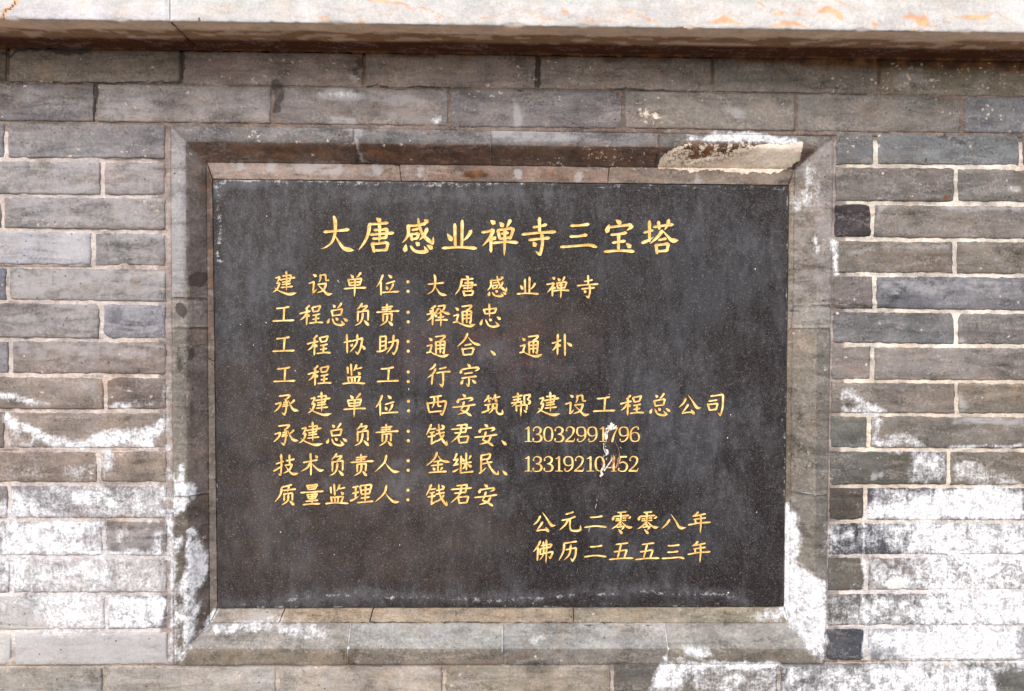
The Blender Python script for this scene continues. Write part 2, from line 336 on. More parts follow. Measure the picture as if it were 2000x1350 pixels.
# plaster and salt on the lintel
poly('salt', 1.2, [(1338, 262), (1375, 268), (1400, 258), (1465, 258), (1555, 270), (1560, 284), (1500, 281), (1460, 276), (1385, 275), (1345, 278)], 4)
poly('brown', .9, [(1290, 300), (1340, 278), (1490, 280), (1455, 305), (1400, 322), (1300, 326)], 14, .012); poly('cream', 1.0, [(1283, 326), (1292, 300), (1325, 290), (1350, 312), (1410, 306), (1450, 288), (1560, 282), (1563, 312), (1520, 338), (1420, 334), (1340, 330)], 6, .015)
poly('cream', .5, [(1290, 305), (1340, 278), (1470, 278), (1450, 310), (1330, 328)], 8, .012)
# right jamb
poly('salt', 1.15, [(1528, 985), (1545, 990), (1562, 1020), (1568, 1060), (1560, 1095), (1575, 1115), (1592, 1130), (1610, 1135), (1610, 1260), (1606, 1290), (1585, 1280), (1560, 1240), (1530, 1200)], 6, .01)
blob('salt', .52, 1590, 355, 13, 40, 12); blob('salt', .8, 1594, 478, 4, 16); line('salt', 1.1, [(1628, 470), (1632, 500), (1634, 535)], 6, 5); blob('salt', .5, 1575, 385, 22, 18, 40)
blob('dark', .45, 1608, 390, 7, 12)
# right wall
poly('salt', .85, [(1645, 758), (1662, 760), (1690, 782), (1718, 797), (1742, 809), (1645, 809)], 5); blob('salt', -.8, 1658, 788, 14, 8); blob('dark', .6, 1658, 792, 12, 8)
poly('salt', .72, [(1703, 815), (1722, 818), (1716, 850), (1760, 845), (1782, 848), (1795, 862), (1820, 872), (1705, 872)], 6)
line('salt', .7, [(1852, 872), (2000, 871)], 3, 4)
poly('salt', .62, [(1780, 885), (1850, 885), (1850, 944), (1775, 944)], 10); poly('salt', .66, [(1866, 905), (1905, 903), (1925, 918), (1960, 925), (1990, 943), (1866, 943)], 8)
blob('salt', .4, 1750, 885, 16, 6); blob('pale', 1, 1706, 930, 7, 9); blob('pale', 1, 1720, 928, 7, 6); blob('pale', 1.2, 1716, 985, 12, 13)
poly('salt', 1.3, [(1695, 990), (1740, 985), (1790, 975), (1850, 958), (1940, 952), (2000, 965), (2000, 1016), (1695, 1014)], 10); poly('salt', .62, [(1700, 957), (2000, 955), (2000, 1016), (1700, 1016)], 6)
blob('dark', .6, 1998, 992, 6, 12)
poly('salt', .42, [(1612, 1022), (1720, 1022), (1720, 1084), (1612, 1084)], 10); poly('salt', .68, [(1705, 1022), (1800, 1022), (1790, 1084), (1740, 1084)], 14)
poly('salt', 1.05, [(1765, 1022), (2010, 1022), (2010, 1084), (1770, 1084)], 16); blob('salt', -.45, 1875, 1058, 22, 26); blob('salt', -.35, 1975, 1045, 25, 15)
poly('salt', .58, [(1697, 1092), (1800, 1092), (1800, 1156), (1697, 1156)], 8); poly('salt', .88, [(1780, 1092), (2010, 1092), (2010, 1156), (1775, 1156)], 20); blob('cream', .8, 1750, 1140, 20, 14)
poly('salt', .40, [(1614, 1162), (1700, 1162), (1700, 1225), (1614, 1225)], 8); poly('salt', .62, [(1690, 1162), (1800, 1162), (1800, 1225), (1650, 1225)], 12)
poly('salt', 1.0, [(1795, 1160), (2010, 1160), (2010, 1225), (1790, 1225)], 12); poly('salt', 1.4, [(1848, 1195), (1880, 1185), (1910, 1190), (1912, 1222), (1850, 1224)], 8)
poly('salt', .9, [(1696, 1232), (1760, 1232), (1760, 1295), (1696, 1295)], 8); poly('salt', 1.5, [(1745, 1232), (1990, 1232), (1982, 1290), (1765, 1292)], 9)
blob('salt', -.75, 1712, 1278, 12, 18); blob('salt', -.7, 1744, 1278, 10, 14); blob('dark', .4, 1712, 1280, 10, 16)
poly('dark', .25, [(1985, 1235), (2010, 1225), (2010, 1290), (1980, 1288)], 6)
poly('salt', 1.0, [(1270, 1350), (1285, 1300), (1345, 1300), (1340, 1320), (1325, 1350)], 8); line('salt', 1.0, [(1290, 1302), (1400, 1300), (1520, 1300)], 8, 6)
poly('salt', .55, [(1345, 1303), (1520, 1303), (1520, 1365), (1345, 1365)], 6); poly('salt', -.5, [(1345, 1320), (1400, 1310), (1395, 1365), (1335, 1365)], 6)
poly('salt', .68, [(1527, 1303), (1700, 1303), (1700, 1365), (1527, 1365)], 8); poly('salt', .95, [(1690, 1300), (1945, 1300), (1950, 1365), (1690, 1365)], 14)
poly('salt', -.95, [(1935, 1312), (1965, 1298), (2010, 1290), (2010, 1370), (1958, 1370)], 6); poly('pale', 1.2, [(1845, 1300), (1880, 1300), (1890, 1315), (1850, 1318)], 5); blob('salt', -.6, 1585, 1335, 30, 14)
poly('salt', .9, [(1800, 1018), (2010, 1016), (2010, 1300), (1790, 1300)], 26); poly('salt', .65, [(0, 1080), (120, 1080), (110, 1170), (0, 1170)], 24); poly('salt', .55, [(0, 1016), (205, 1016), (205, 1165), (0, 1165)], 10)
line('salt', .8, [(1690, 1020), (1688, 1090), (1690, 1290)], 3, 4)
# right wall pale films
for pts, s in (([(1715, 400), (1735, 405), (1712, 430)], .9), ([(1830, 400), (2000, 402), (2000, 412), (1850, 412)], .9), ([(1650, 490), (1720, 480), (1860, 472), (1860, 490), (1720, 486), (1660, 500)], .75),
               ([(1712, 545), (2000, 545), (2000, 575), (1712, 580)], .55), ([(1860, 815), (2000, 813), (2000, 828), (1860, 830)], .9), ([(1950, 745), (2000, 735), (2000, 690), (1990, 690)], .4),
               ([(1872, 755), (1890, 800), (1872, 808)], .9), ([(1660, 527), (1860, 530), (1860, 536), (1660, 537)], .6)):
    poly('pale', s, pts, 6)
blob('pale', 1, 1716, 387, 7, 4); blob('pale', 1, 1877, 665, 5, 7); blob('pale', .9, 1980, 370, 14, 10)
# sill
poly('salt', .85, [(1335, 1265), (1385, 1264), (1388, 1276), (1365, 1290), (1350, 1280), (1338, 1278)], 5); blob('salt', .8, 1330, 1288, 10, 6); blob('salt', .75, 1306, 1287, 6, 10); blob('salt', .2, 1047, 1246, 22, 9, 0, .02)
line('salt', .62, [(415, 1232), (460, 1225), (520, 1226), (560, 1230), (630, 1240)], 9, 8, .02); poly('salt', .6, [(500, 1218), (590, 1218), (650, 1240), (560, 1242)], 10, .02)
blob('salt', .6, 535, 1212, 25, 9, 0, .035); poly('salt', .8, [(1470, 1200), (1500, 1192), (1530, 1195), (1530, 1212), (1480, 1212)], 8, .035); blob('pale', 1, 510, 1205, 25, 14, 0, .035)
line('salt', .7, [(350, 1285), (385, 1245), (412, 1205)], 5, 5, .01); blob('dark', .7, 672, 1278, 4, 12); blob('dark', .6, 1297, 1270, 3, 16); blob('dark', .8, 713, 1297, 4, 2)
poly('brown', .35, [(340, 1270), (680, 1270), (1040, 1270), (1040, 1300), (340, 1300)], 10)
# upper rows
poly('brown', .8, [(0, 80), (700, 80), (1300, 85), (2000, 95), (2000, 142), (1700, 138), (1300, 122), (1000, 114), (500, 106), (0, 103)], 10); poly('brown', .95, [(1650, 90), (2010, 95), (2010, 140), (1800, 132), (1650, 122)], 10)
poly('brown', .45, [(1600, 105), (2000, 115), (2000, 150), (1600, 140)], 14)
poly('brown', .45, [(360, 274), (1300, 280), (1300, 322), (400, 315)], 10, .015); poly('brown', .6, [(500, 280), (680, 285), (680, 300), (500, 312)], 10, .015); poly('brown', .5, [(960, 280), (1280, 285), (1280, 322), (960, 322)], 10, .015)
poly('brown', .5, [(1560, 285), (1600, 285), (1560, 330)], 8, .015)
poly('brown', .5, [(385, 290), (413, 320), (413, 540), (400, 540), (388, 400)], 10, .025); blob('brown', 1.1, 930, 342, 28, 8, 0, .035); blob('brown', .5, 750, 345, 60, 8, 0, .035)
blob('pale', 1.1, 665, 185, 50, 13); blob('pale', .7, 780, 195, 80, 14, -8); blob('pale', .9, 665, 240, 35, 9); blob('salt', .75, 852, 236, 9, 6); blob('pale', .8, 690, 255, 20, 12)
blob('pale', 1.0, 1012, 225, 9, 30, 8); blob('pale', .8, 1440, 220, 26, 12, -30); blob('pale', .7, 1060, 268, 70, 10); blob('pale', .7, 980, 262, 40, 12); blob('pale', .5, 440, 330, 60, 18, 0, .035); blob('pale', .7, 620, 330, 60, 14, 0, .035)
blob('salt', .5, 660, 185, 40, 8); blob('brown', .45, 800, 205, 60, 10, -10); blob('cream', .45, 1265, 225, 30, 18, -20); blob('pale', .5, 250, 215, 60, 30); blob('pale', .5, 60, 185, 30, 20)
poly('fleck', .9, [(1730, 120), (2000, 130), (2000, 185), (1730, 180)], 10); poly('cream', .40, [(1740, 135), (1850, 130), (1860, 170), (1740, 176)], 14); poly('dark', .32, [(1850, 135), (2000, 140), (2000, 180), (1850, 178)], 10)
poly('pale', .9, [(1745, 145), (1810, 135), (1820, 165), (1750, 175)], 14); poly('fleck', .6, [(1190, 120), (1100, 160), (1000, 150), (1060, 105)], 14)
for x, y, rx, ry in ((560, 125, 45, 14), (650, 130, 30, 12), (950, 185, 60, 12), (1100, 195, 60, 12), (1270, 200, 60, 14), (1300, 235, 60, 10), (500, 262, 60, 7), (560, 278, 40, 5), (1210, 310, 60, 14), (1740, 160, 50, 12), (270, 300, 30, 8), (500, 155, 80, 8), (110, 160, 80, 6), (1660, 155, 40, 12), (1840, 190, 60, 8), (320, 430, 20, 25), (300, 410, 25, 20), (90, 430, 40, 15), (1900, 220, 60, 16), (1660, 280, 30, 16)):
    blob('fleck', .9, x, y, rx, ry)
poly('brown', .5, [(190, 340), (200, 345), (196, 378), (182, 378)], 5); line('brown', .8, [(0, 520), (180, 519)], 3, 4); line('brown', .7, [(200, 311), (320, 311)], 3, 4); line('brown', .6, [(100, 446), (320, 445)], 3, 4)
line('brown', .5, [(0, 798), (180, 800)], 3, 4); line('brown', .5, [(0, 880), (280, 880)], 3, 4); line('brown', .5, [(1640, 534), (1860, 532)], 2, 4); line('dark', .8, [(100, 162), (350, 160), (352, 110)], 1.5, 3); line('dark', .7, [(715, 170), (880, 172)], 2, 3)
line('dark', 1, [(0, 100), (20, 112), (40, 96), (100, 95)], 3, 4); line('dark', 1.2, [(105, 100), (140, 104), (170, 101)], 7, 4); line('dark', 1, [(350, 95), (356, 104), (352, 160)], 3, 4); blob('dark', 1, 190, 182, 4, 9); line('dark', .8, [(188, 170), (184, 236)], 2, 4)
line('dark', .62, [(540, 165), (548, 190), (540, 215)], 14, 9); blob('dark', 1, 638, 102, 7, 4); poly('dark', .55, [(688, 100), (708, 103), (712, 150), (700, 160), (682, 142)], 3); blob('pale', 1, 692, 152, 10, 9)
line('dark', .9, [(1050, 115), (1052, 165)], 8, 5); blob('dark', 1, 1018, 178, 9, 3); line('dark', .7, [(1180, 173), (1300, 176)], 2, 3)
blob('dark', .8, 1808, 314, 4, 5); blob('dark', .7, 1845, 263, 5, 5); blob('dark', .6, 1646, 596, 9, 4); blob('brown', .9, 1850, 387, 7, 6); blob('dark', .4, 25, 1265, 5, 30); line('dark', .5, [(198, 1265), (206, 1300)], 1.5, 3)
blob('dark', .35, 255, 490, 50, 14); blob('dark', .3, 250, 620, 45, 12, 15); blob('dark', .5, 106, 545, 5, 18); blob('dark', .4, 20, 485, 50, 12, -15); blob('dark', .35, 55, 410, 25, 20); blob('dark', .35, 330, 220, 1, 1)
poly('dark', .28, [(30, 355), (170, 360), (190, 372), (30, 374)], 8); poly('brown', .25, [(120, 565), (300, 545), (300, 585), (30, 585)], 8)
blob('dark', .55, 1860, 275, 40, 10, -10)

# ------------------------------------------------------------------ mesh helpers
def set_attrs(me, P, tint):
    Wv = wear(P)
    for nm, arr in (('tint', tint), ('wear', Wv[:, 0:3]), ('wear2', Wv[:, 3:6])):
        a = me.color_attributes.new(nm, 'FLOAT_COLOR', 'POINT')
        buf = np.ones((len(P), 4), np.float32); buf[:, :3] = arr
        a.data.foreach_set('color', buf.ravel())

def mk(name, verts, faces, mat, parent=None, smooth=True, tintfn=None, tint=None, mats=None, fmat=None):
    me = bpy.data.meshes.new(name); V = np.asarray(verts, float)
    ctr = V.mean(0)
    me.from_pydata([tuple(v) for v in V - ctr], [], faces); me.update()
    if smooth: me.polygons.foreach_set('use_smooth', [True] * len(me.polygons))
    for mm in (mats or [mat]): me.materials.append(mm)
    if fmat is not None: me.polygons.foreach_set('material_index', fmat)
    if tint is not None or tintfn is not None:
        P = V[:, [0, 2]]
        tt = np.array([tintfn(x, z) for x, z in P]) if tintfn else np.tile(np.array(tint), (len(V), 1))
        set_attrs(me, P, tt)
        if name in ('frame_stone', 'bedding_strip', 'brick'):
            wv = wear(P)
            for i in np.nonzero(wv[:, 4] > 0.5)[0]:
                v = V[i]; me.vertices[i].co.y -= 0.0016 * min(1, (wv[i, 4] - 0.5) * 4) * (1 + 1.2 * mnoise.noise(Vector((v[0] * 60, v[2] * 60, 5))))
    o = bpy.data.objects.new(name, me); C.objects.link(o)
    if parent: o.parent = parent; o.location = Vector(ctr) - parent.location
    else: o.location = Vector(ctr)
    return o

def axis_samples(L, cell, r):
    """positions 0..L with tight rows near both edges"""
    n = max(1, int(round((L - 2 * r) / cell)))
    return [0, r * 0.4] + [r + (L - 2 * r) * i / n for i in range(n + 1)] + [L - r * 0.4, L]

def block(name, quad, mat, parent, tint, face_y=0.0, depth=0.10, cell=0.006, r=0.003, rough=0.0009, seed=0, chip=1.0, jit=0.0022, tintfn=None):
    """a brick: quad TL,TR,BR,BL as wall (x,z); front face at y=face_y, uneven, worn edges"""
    TL, TR, BR, BL = [np.array(q, float) for q in quad]
    Lx = np.hypot(*(TR - TL)); Lz = np.hypot(*(TL - BL))
    us = axis_samples(Lx, cell, r); vs = axis_samples(Lz, cell, r)
    nu, nv = len(us), len(vs); verts = []
    so_ = Vector((seed * 3.17, seed * 1.91, seed * 0.77))
    for v in vs:
        for u in us:
            s, t = u / Lx, v / Lz
            p = (TL * (1 - s) + TR * s) * (1 - t) + (BL * (1 - s) + BR * s) * t
            de = min(u, Lx - u, v, Lz - v)
            q = Vector((p[0] * 55, p[1] * 55, 0)) + so_
            nn = mnoise.noise(q); n2 = mnoise.noise(q * 0.28 + Vector((9, 9, 9))); n3 = mnoise.noise(q * 3.1)
            y = face_y + rough * (nn * 0.7 + n2 * 1.4 + n3 * 0.3)
            e = max(0.0, 1 - de / r)
            y += r * 0.5 * (1 - math.sqrt(max(0, 1 - e * e)))
            cor = math.hypot(min(u, Lx - u), min(v, Lz - v))
            cn = mnoise.noise(q * 0.8 + Vector((4, 7, 1)))
            if de < 0.012: y += chip * 0.004 * max(0, cn - 0.12) * (1 - de / 0.012)
            if cor < 0.016: y += chip * 0.004 * max(0, cn + 0.15) * (1 - cor / 0.016)
            jx = jz = 0
            if u in (0, Lx) or v in (0, Lz):
                k = mnoise.noise(q * 1.3 + Vector((2, 3, 5))); k2 = mnoise.noise(q * 1.3 + Vector((8, 3, 15)))
                if u in (0, Lx): jx = jit * k * (1 if u else -1) * 1.3
                if v in (0, Lz): jz = jit * k2
            verts.append((p[0] + jx, y, p[1] + jz))
    faces = [(j * nu + i, j * nu + i + 1, (j + 1) * nu + i + 1, (j + 1) * nu + i) for j in range(nv - 1) for i in range(nu - 1)]
    ring = [i for i in range(nu)] + [j * nu + nu - 1 for j in range(1, nv)] + [(nv - 1) * nu + i for i in range(nu - 2, -1, -1)] + [j * nu for j in range(nv - 2, 0, -1)]
    b0 = len(verts)
    for k in ring: x, y, z = verts[k]; verts.append((x, face_y + depth, z))
    n = len(ring)
    faces += [(ring[k], b0 + k, b0 + (k + 1) % n, ring[(k + 1) % n]) for k in range(n)]
    faces.append(tuple(b0 + k for k in range(n - 1, -1, -1)))
    faces = [tuple(reversed(f)) for f in faces]
    return mk(name, verts, faces, mat, parent, tint=tint, tintfn=tintfn)

ALB = 0.80
def alb(c, k=1.0): return tuple(v * ALB * k * q for v, q in zip(lin(c), (0.965, 0.985, 1.035)))

# ------------------------------------------------------------------ brick wall
wall = tag(empty('brick_wall', (0.03, 0, -1.2)), 'weathered grey brick wall with pale mortar and white salt crusts around the black plaque', 'wall')

# course boundaries: (y at x=0, y at x=2000) of the joint centre lines, photo pixels
J = [(92, 118), (160, 189), (236.5, 262), (311, 327), (382, 399), (449, 470), (520, 539), (589, 610), (663, 676), (733, 747), (802, 811.5),
     (879, 879.5), (946, 951), (1016, 1020), (1089.5, 1086), (1162, 1156), (1234, 1224), (1303, 1292), (1374, 1361), (1445, 1430)]
# left panel uses its own lines near x = 325 where they differ
FULL = {0: [-330, 15, 353, 711, 1052, 1392, 1717, 2060, 2400], 1: [-340, -150, 187, 534, 878, 1218, 1555, 1880, 2220],
        17: [-140, 202, 542, 867, 1196, 1522, 1850, 2190], 18: [-300, 30, 365, 700, 1035, 1370, 1700, 2040, 2380]}
LEFT = {2: [11], 3: [199], 4: [4], 5: [181], 6: [15], 7: [197], 8: [20], 9: [205], 10: [11], 11: [192], 12: [18], 13: [203], 14: [22], 15: [207], 16: [25]}
RIGHT = {2: [1711, 1995], 3: [1868], 4: [1705], 5: [1866], 6: [1709], 7: [1868], 8: [1705], 9: [1869], 10: [1698], 11: [1853], 12: [1690], 13: [1856], 14: [1693], 15: [1913], 16: [1693]}
TL_ = {2: [(112, 112, 116), (114, 111, 112)], 3: [(128, 126, 126), (122, 114, 114)], 4: [(110, 108, 108), (126, 121, 119)], 5: [(146, 146, 151), (112, 109, 107)], 6: [(100, 104, 114), (128, 123, 120)],
       7: [(122, 115, 111), (112, 114, 124)], 8: [(120, 118, 122), (117, 107, 101)], 9: [(126, 114, 104), (112, 100, 92)], 10: [(118, 108, 98), (130, 118, 108)], 11: [(132, 119, 109), (126, 113, 101)],
       12: [(126, 120, 118), (124, 119, 120)], 13: [(130, 124, 126), (120, 112, 109)], 14: [(150, 146, 146), (146, 140, 136)], 15: [(158, 155, 150), (98, 97, 108)], 16: [(168, 165, 160), (168, 165, 161)]}
TR_ = {2: [(102, 103, 103), (104, 107, 108), (100, 100, 98)], 3: [(112, 106, 102), (110, 107, 103)], 4: [(62, 55, 58), (112, 107, 102)], 5: [(112, 105, 96), (112, 104, 94)], 6: [(114, 106, 102), (106, 106, 110)],
       7: [(96, 96, 96), (108, 104, 101)], 8: [(118, 110, 105), (122, 115, 109)], 9: [(116, 107, 98), (122, 112, 98)], 10: [(94, 94, 88), (112, 105, 96)], 11: [(84, 83, 77), (110, 102, 91)],
       12: [(76, 71, 64), (72, 68, 74)], 13: [(64, 66, 72), (120, 118, 122)], 14: [(88, 86, 80), (106, 100, 96)], 15: [(84, 83, 80), (140, 140, 144)], 16: [(66, 70, 78), (120, 122, 128), (70, 72, 80)]}
TF_ = {0: [(104, 95, 84), (118, 108, 98), (122, 110, 104), (124, 112, 104), (120, 111, 104), (112, 106, 98), (112, 104, 90), (110, 104, 90)], 1: [(112, 108, 108), (108, 103, 102), (122, 115, 112), (114, 107, 105), (108, 104, 106), (118, 112, 105), (110, 105, 100), (104, 106, 110)],
       17: [(150, 145, 136), (152, 146, 136), (156, 146, 132), (146, 136, 120), (100, 96, 88), (112, 112, 114), (92, 95, 92)], 18: [(140, 132, 122)] * 9}

def jy(k, x):
    a, b = J[k]; return a + (b - a) * x / 2000
JT = 3.7          # half thickness of the mortar joints, photo pixels
seed = 0
def add_brick(k, xa, xb, tint):
    global seed
    seed += 1
    rs = random.Random(seed * 77)
    thin = 1.5 if k <= 1 else JT
    top = thin if k != 2 else 3.0; bot = thin
    d = lambda: rs.uniform(-0.9, 0.9)
    y1, y2 = jy(k, xa), jy(k, xb); y3, y4 = jy(k + 1, xb), jy(k + 1, xa)
    if k == 0: y1 += 0; y2 += 0
    q = wxy([(xa, y1 + top + d()), (xb, y2 + top + d()), (xb, y3 - bot + d()), (xa, y4 - bot + d())])
    jj = rs.uniform(0.95, 1.06)
    fy = rs.uniform(-0.0010, 0.0006)
    ph = seed * 1.7
    base = np.array(alb(tint)) * jj * (1.36 if k < 2 else 1.14 if k < 17 else 1.0)
    base = base * 0.8 + base.mean() * 0.2 * np.array((1.0, 0.985, 1.03))
    def tf(x, z):
        a = mnoise.noise(Vector((x * 7 + ph, z * 20, ph))) * 0.16
        c = mnoise.noise(Vector((x * 5, z * 14 + ph, 3.3))) * 0.05
        return base * (1 + a) * np.array((1 + c, 1, 1 - c))
    return block('brick', q, M_BRICK, wall, None, face_y=fy, seed=seed, tintfn=tf, rough=0.0007, r=0.0045)

for k, xs in FULL.items():
    for i in range(len(xs) - 1):
        g = 3 if k < 2 else 3.6
        ga = 6 if (k, xs[i]) in ((0, 711), (1, 187)) else g
        add_brick(k, xs[i] + g, xs[i + 1] - ga, TF_[k][min(i, len(TF_[k]) - 1)])
for k, xs in LEFT.items():
    e = 321 + (k - 2) * 0.35
    b_ = [-335 + xs[0] if xs[0] < 100 else -140 + xs[0] - 200] + xs + [e + 4]
    for i in range(len(b_) - 1):
        add_brick(k, b_[i] + 4, b_[i + 1] - 4, TL_[k][i])
for k, xs in RIGHT.items():
    s = 1634 - (k - 2) * 1.35
    last = xs[-1] + (340 if xs[-1] > 1800 else 345)
    b_ = [s - 4] + xs + [last]
    if k == 2: b_ = [s - 4, 1711, 1995, 2330]
    for i in range(len(b_) - 1):
        add_brick(k, b_[i] + 4, b_[i + 1] - 4, TR_[k][min(i, len(TR_[k]) - 1)])

# mortar bed: four slabs round the recess, uneven front just behind the brick faces
def mortar_tint(x, z):
    # inverse of at() on the wall plane, only for choosing the lime's own colour by course
    zz = 0.609 - z; py = zz * 1000 + 0
    if py < 140: c = np.array((112, 96, 84))
    elif py < 245: c = np.array((128, 113, 104))
    elif py < 700: c = np.array((194, 183, 176)) if x < 0 else np.array((214, 205, 192))
    elif py < 1010: c = np.array((198, 185, 176)) if x < 0 else np.array((208, 196, 180))
    elif py < 1250: c = np.array((208, 200, 196))
    else: c = np.array((176, 164, 150))
    if 0.6 > abs(x - 0.02) > 0.585 + 0.0: c = c * 0.9
    if abs(x - 0.02) < 0.67 and py > 245 and py < 1295: c = np.array((150, 138, 132))
    n = mnoise.noise(Vector((x * 11, z * 11, 2))) * 0.26 + mnoise.noise(Vector((x * 40, z * 40, 6))) * 0.26
    return np.array(alb(tuple(c))) * (1 + n)
def mortar_slab(quad_px, nx_cell=0.005):
    q = wxy(quad_px); TL, TR, BR, BL = q
    L = np.hypot(*(TR - TL)); H = np.hypot(*(TL - BL))
    nu = int(L / nx_cell) + 1; nv = int(H / nx_cell) + 1; verts = []
    for j in range(nv + 1):
        for i in range(nu + 1):
            s, t = i / nu, j / nv
            p = (TL * (1 - s) + TR * s) * (1 - t) + (BL * (1 - s) + BR * s) * t
            y = 0.0026 + 0.0010 * mnoise.noise(Vector((p[0] * 45, p[1] * 45, 1))) + 0.0009 * mnoise.noise(Vector((p[0] * 160, p[1] * 160, 7)))
            zz = 609 - p[1] * 1000
            if zz < 245: y += 0.0003
            if zz > 1250: y += 0.0006
            verts.append((p[0], y, p[1]))
    n1 = nu + 1
    faces = [(j * n1 + i, (j + 1) * n1 + i, (j + 1) * n1 + i + 1, j * n1 + i + 1) for j in range(nv) for i in range(nu)]
    ring = [i for i in range(n1)] + [j * n1 + nu for j in range(1, nv + 1)] + [nv * n1 + i for i in range(nu - 1, -1, -1)] + [j * n1 for j in range(nv - 1, 0, -1)]
    b0 = len(verts)
    for k in ring: verts.append((verts[k][0], 0.115, verts[k][2]))
    n = len(ring)
    faces += [(ring[k], ring[(k + 1) % n], b0 + (k + 1) % n, b0 + k) for k in range(n)] + [tuple(b0 + k for k in range(n))]
    return mk('mortar', verts, faces, M_MORTAR, wall, tintfn=mortar_tint)
FL, FR = (331, 338.5), (1628, 1613)     # x of the frame's outer edge at top / bottom
FT, FB = (243.5, 264), (1300, 1295)     # y of its outer edge left / right
mortar_slab([(-350, 96), (2300, 120), (2300, 273), (-350, 241)])
mortar_slab([(-350, 241), (334, 245), (340, 1302), (-350, 1304)])
mortar_slab([(1624, 266), (2300, 273), (2300, 1291), (1609, 1294)])
mortar_slab([(-350, 1304), (2300, 1291), (2300, 1440), (-350, 1440)])

# ------------------------------------------------------------------ carved stone frame (stepped surround, mitred corners)
frame = tag(empty('stone_frame', (0.02, 0, -0.68)), 'weathered grey stone surround with sloping inner edges framing the black plaque', 'frame')
RD = 0.034
# contour corners in photo px (TL,TR,BR,BL) with their depth: outer edge, arris, foot of the slope, inner band edge
C0 = [(333, 245), (1629, 266), (1613, 1297.5), (340, 1301)]
C1 = [(362, 276), (1598, 291), (1592, 1268), (366, 1268)]
C2 = [(404, 318), (1551, 331), (1540, 1216), (411, 1216)]
C3 = [(415, 350), (1541, 362), (1531, 1185), (425, 1188)]
CY = [-0.001, -0.001, RD, RD]
def cpt(ci, corner):
    Cx = (C0, C1, C2, C3)[ci][corner]; return at(Cx[0], Cx[1], CY[ci])
def frame_block(side, s0, s1, tint_o, tint_s, seed_):
    """side 0 top,1 right,2 bottom,3 left; s0..s1 fraction along the side (0 and 1 are mitres)"""
    a, b = side, (side + 1) % 4
    prof = []
    for ci, n in ((0, 0), (1, 0), (2, 0)): prof.append(ci)
    A = [cpt(i, a) for i in range(3)]; B = [cpt(i, b) for i in range(3)]
    # straight cuts at block joints are taken at equal distance along the arris, mitres at the corners
    d = (B[1] - A[1]); L = np.linalg.norm(d); d = d / L
    def at_s(i, s):
        if s <= 0: return A[i].copy()
        if s >= 1: return B[i].copy()
        tgt = A[1] + d * L * s; u = ((tgt - A[i]) @ (B[i] - A[i])) / ((B[i] - A[i]) @ (B[i] - A[i]))
        return A[i] + (B[i] - A[i]) * u
    gap = 0.0008
    s0_ = s0 + (gap / L if s0 > 0 else 0); s1_ = s1 - (gap / L if s1 < 1 else 0)
    P0 = [at_s(i, s0_) for i in range(3)]; P1 = [at_s(i, s1_) for i in range(3)]
    n_f, n_s = 5, 9
    ts = [(0, 0.0), (0, 0.06)] + [(0, i / n_f) for i in range(1, n_f)] + [(0, 0.97), (1, 0.03)] + [(1, i / n_s) for i in range(1, n_s + 1)]
    nl = max(6, int(L * (s1_ - s0_) / 0.006)); verts = []
    for q in range(nl + 1):
        f = q / nl
        ed = min(f, 1 - f) * L * (s1_ - s0_)
        for (sg, t) in ts:
            p = (P0[sg] * (1 - t) + P0[sg + 1] * t) * (1 - f) + (P1[sg] * (1 - t) + P1[sg + 1] * t) * f
            nz = Vector((p[0] * 40 + seed_, p[1] * 40, p[2] * 40))
            nn = mnoise.noise(nz) * 0.0009 + mnoise.noise(nz * 0.3) * 0.0013 + mnoise.noise(nz * 3) * 0.0003
            yy = p[1] + nn
            if sg == 0 and t == 0: yy += 0.0022
            if (sg == 0 and t == 0.97) or (sg == 1 and t == 0.03): yy += 0.0006 + 0.0045 * max(0, mnoise.noise(nz * 0.7) - 0.05) + 0.002 * max(0, mnoise.noise(nz * 2.3))
            if ed < 0.004: yy += 0.0018 * (1 - ed / 0.004)
            verts.append((p[0], yy, p[2]))
    m_ = len(ts)
    faces = [(q * m_ + i, q * m_ + i + 1, (q + 1) * m_ + i + 1, (q + 1) * m_ + i) for q in range(nl) for i in range(m_ - 1)]
    # body behind
    b0 = len(verts)
    for q in range(nl + 1):
        o1 = verts[q * m_]; o2 = verts[q * m_ + m_ - 1]
        verts.append((o1[0], 0.10, o1[2])); verts.append((o2[0], 0.10, o2[2]))
    for q in range(nl):
        faces.append((q * m_, (q + 1) * m_, b0 + 2 * q + 2, b0 + 2 * q))
        faces.append((q * m_ + m_ - 1, b0 + 2 * q + 1, b0 + 2 * q + 3, (q + 1) * m_ + m_ - 1))
        faces.append((b0 + 2 * q, b0 + 2 * q + 2, b0 + 2 * q + 3, b0 + 2 * q + 1))
    faces.append(tuple(range(m_)) + (b0 + 1, b0))
    faces.append(tuple(nl * m_ + i for i in range(m_ - 1, -1, -1)) + (b0 + 2 * nl, b0 + 2 * nl + 1))
    o = mk('frame_stone', verts, faces, M_BLOCK, frame, tint=(1, 1, 1))
    me = o.data
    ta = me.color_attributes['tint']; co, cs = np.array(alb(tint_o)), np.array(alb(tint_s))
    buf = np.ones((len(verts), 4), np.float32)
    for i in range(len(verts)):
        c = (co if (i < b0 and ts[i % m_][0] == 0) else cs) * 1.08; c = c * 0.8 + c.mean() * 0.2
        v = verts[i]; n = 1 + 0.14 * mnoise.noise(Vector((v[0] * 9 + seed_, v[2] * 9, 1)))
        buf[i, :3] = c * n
    ta.data.foreach_set('color', buf.ravel())
    return o
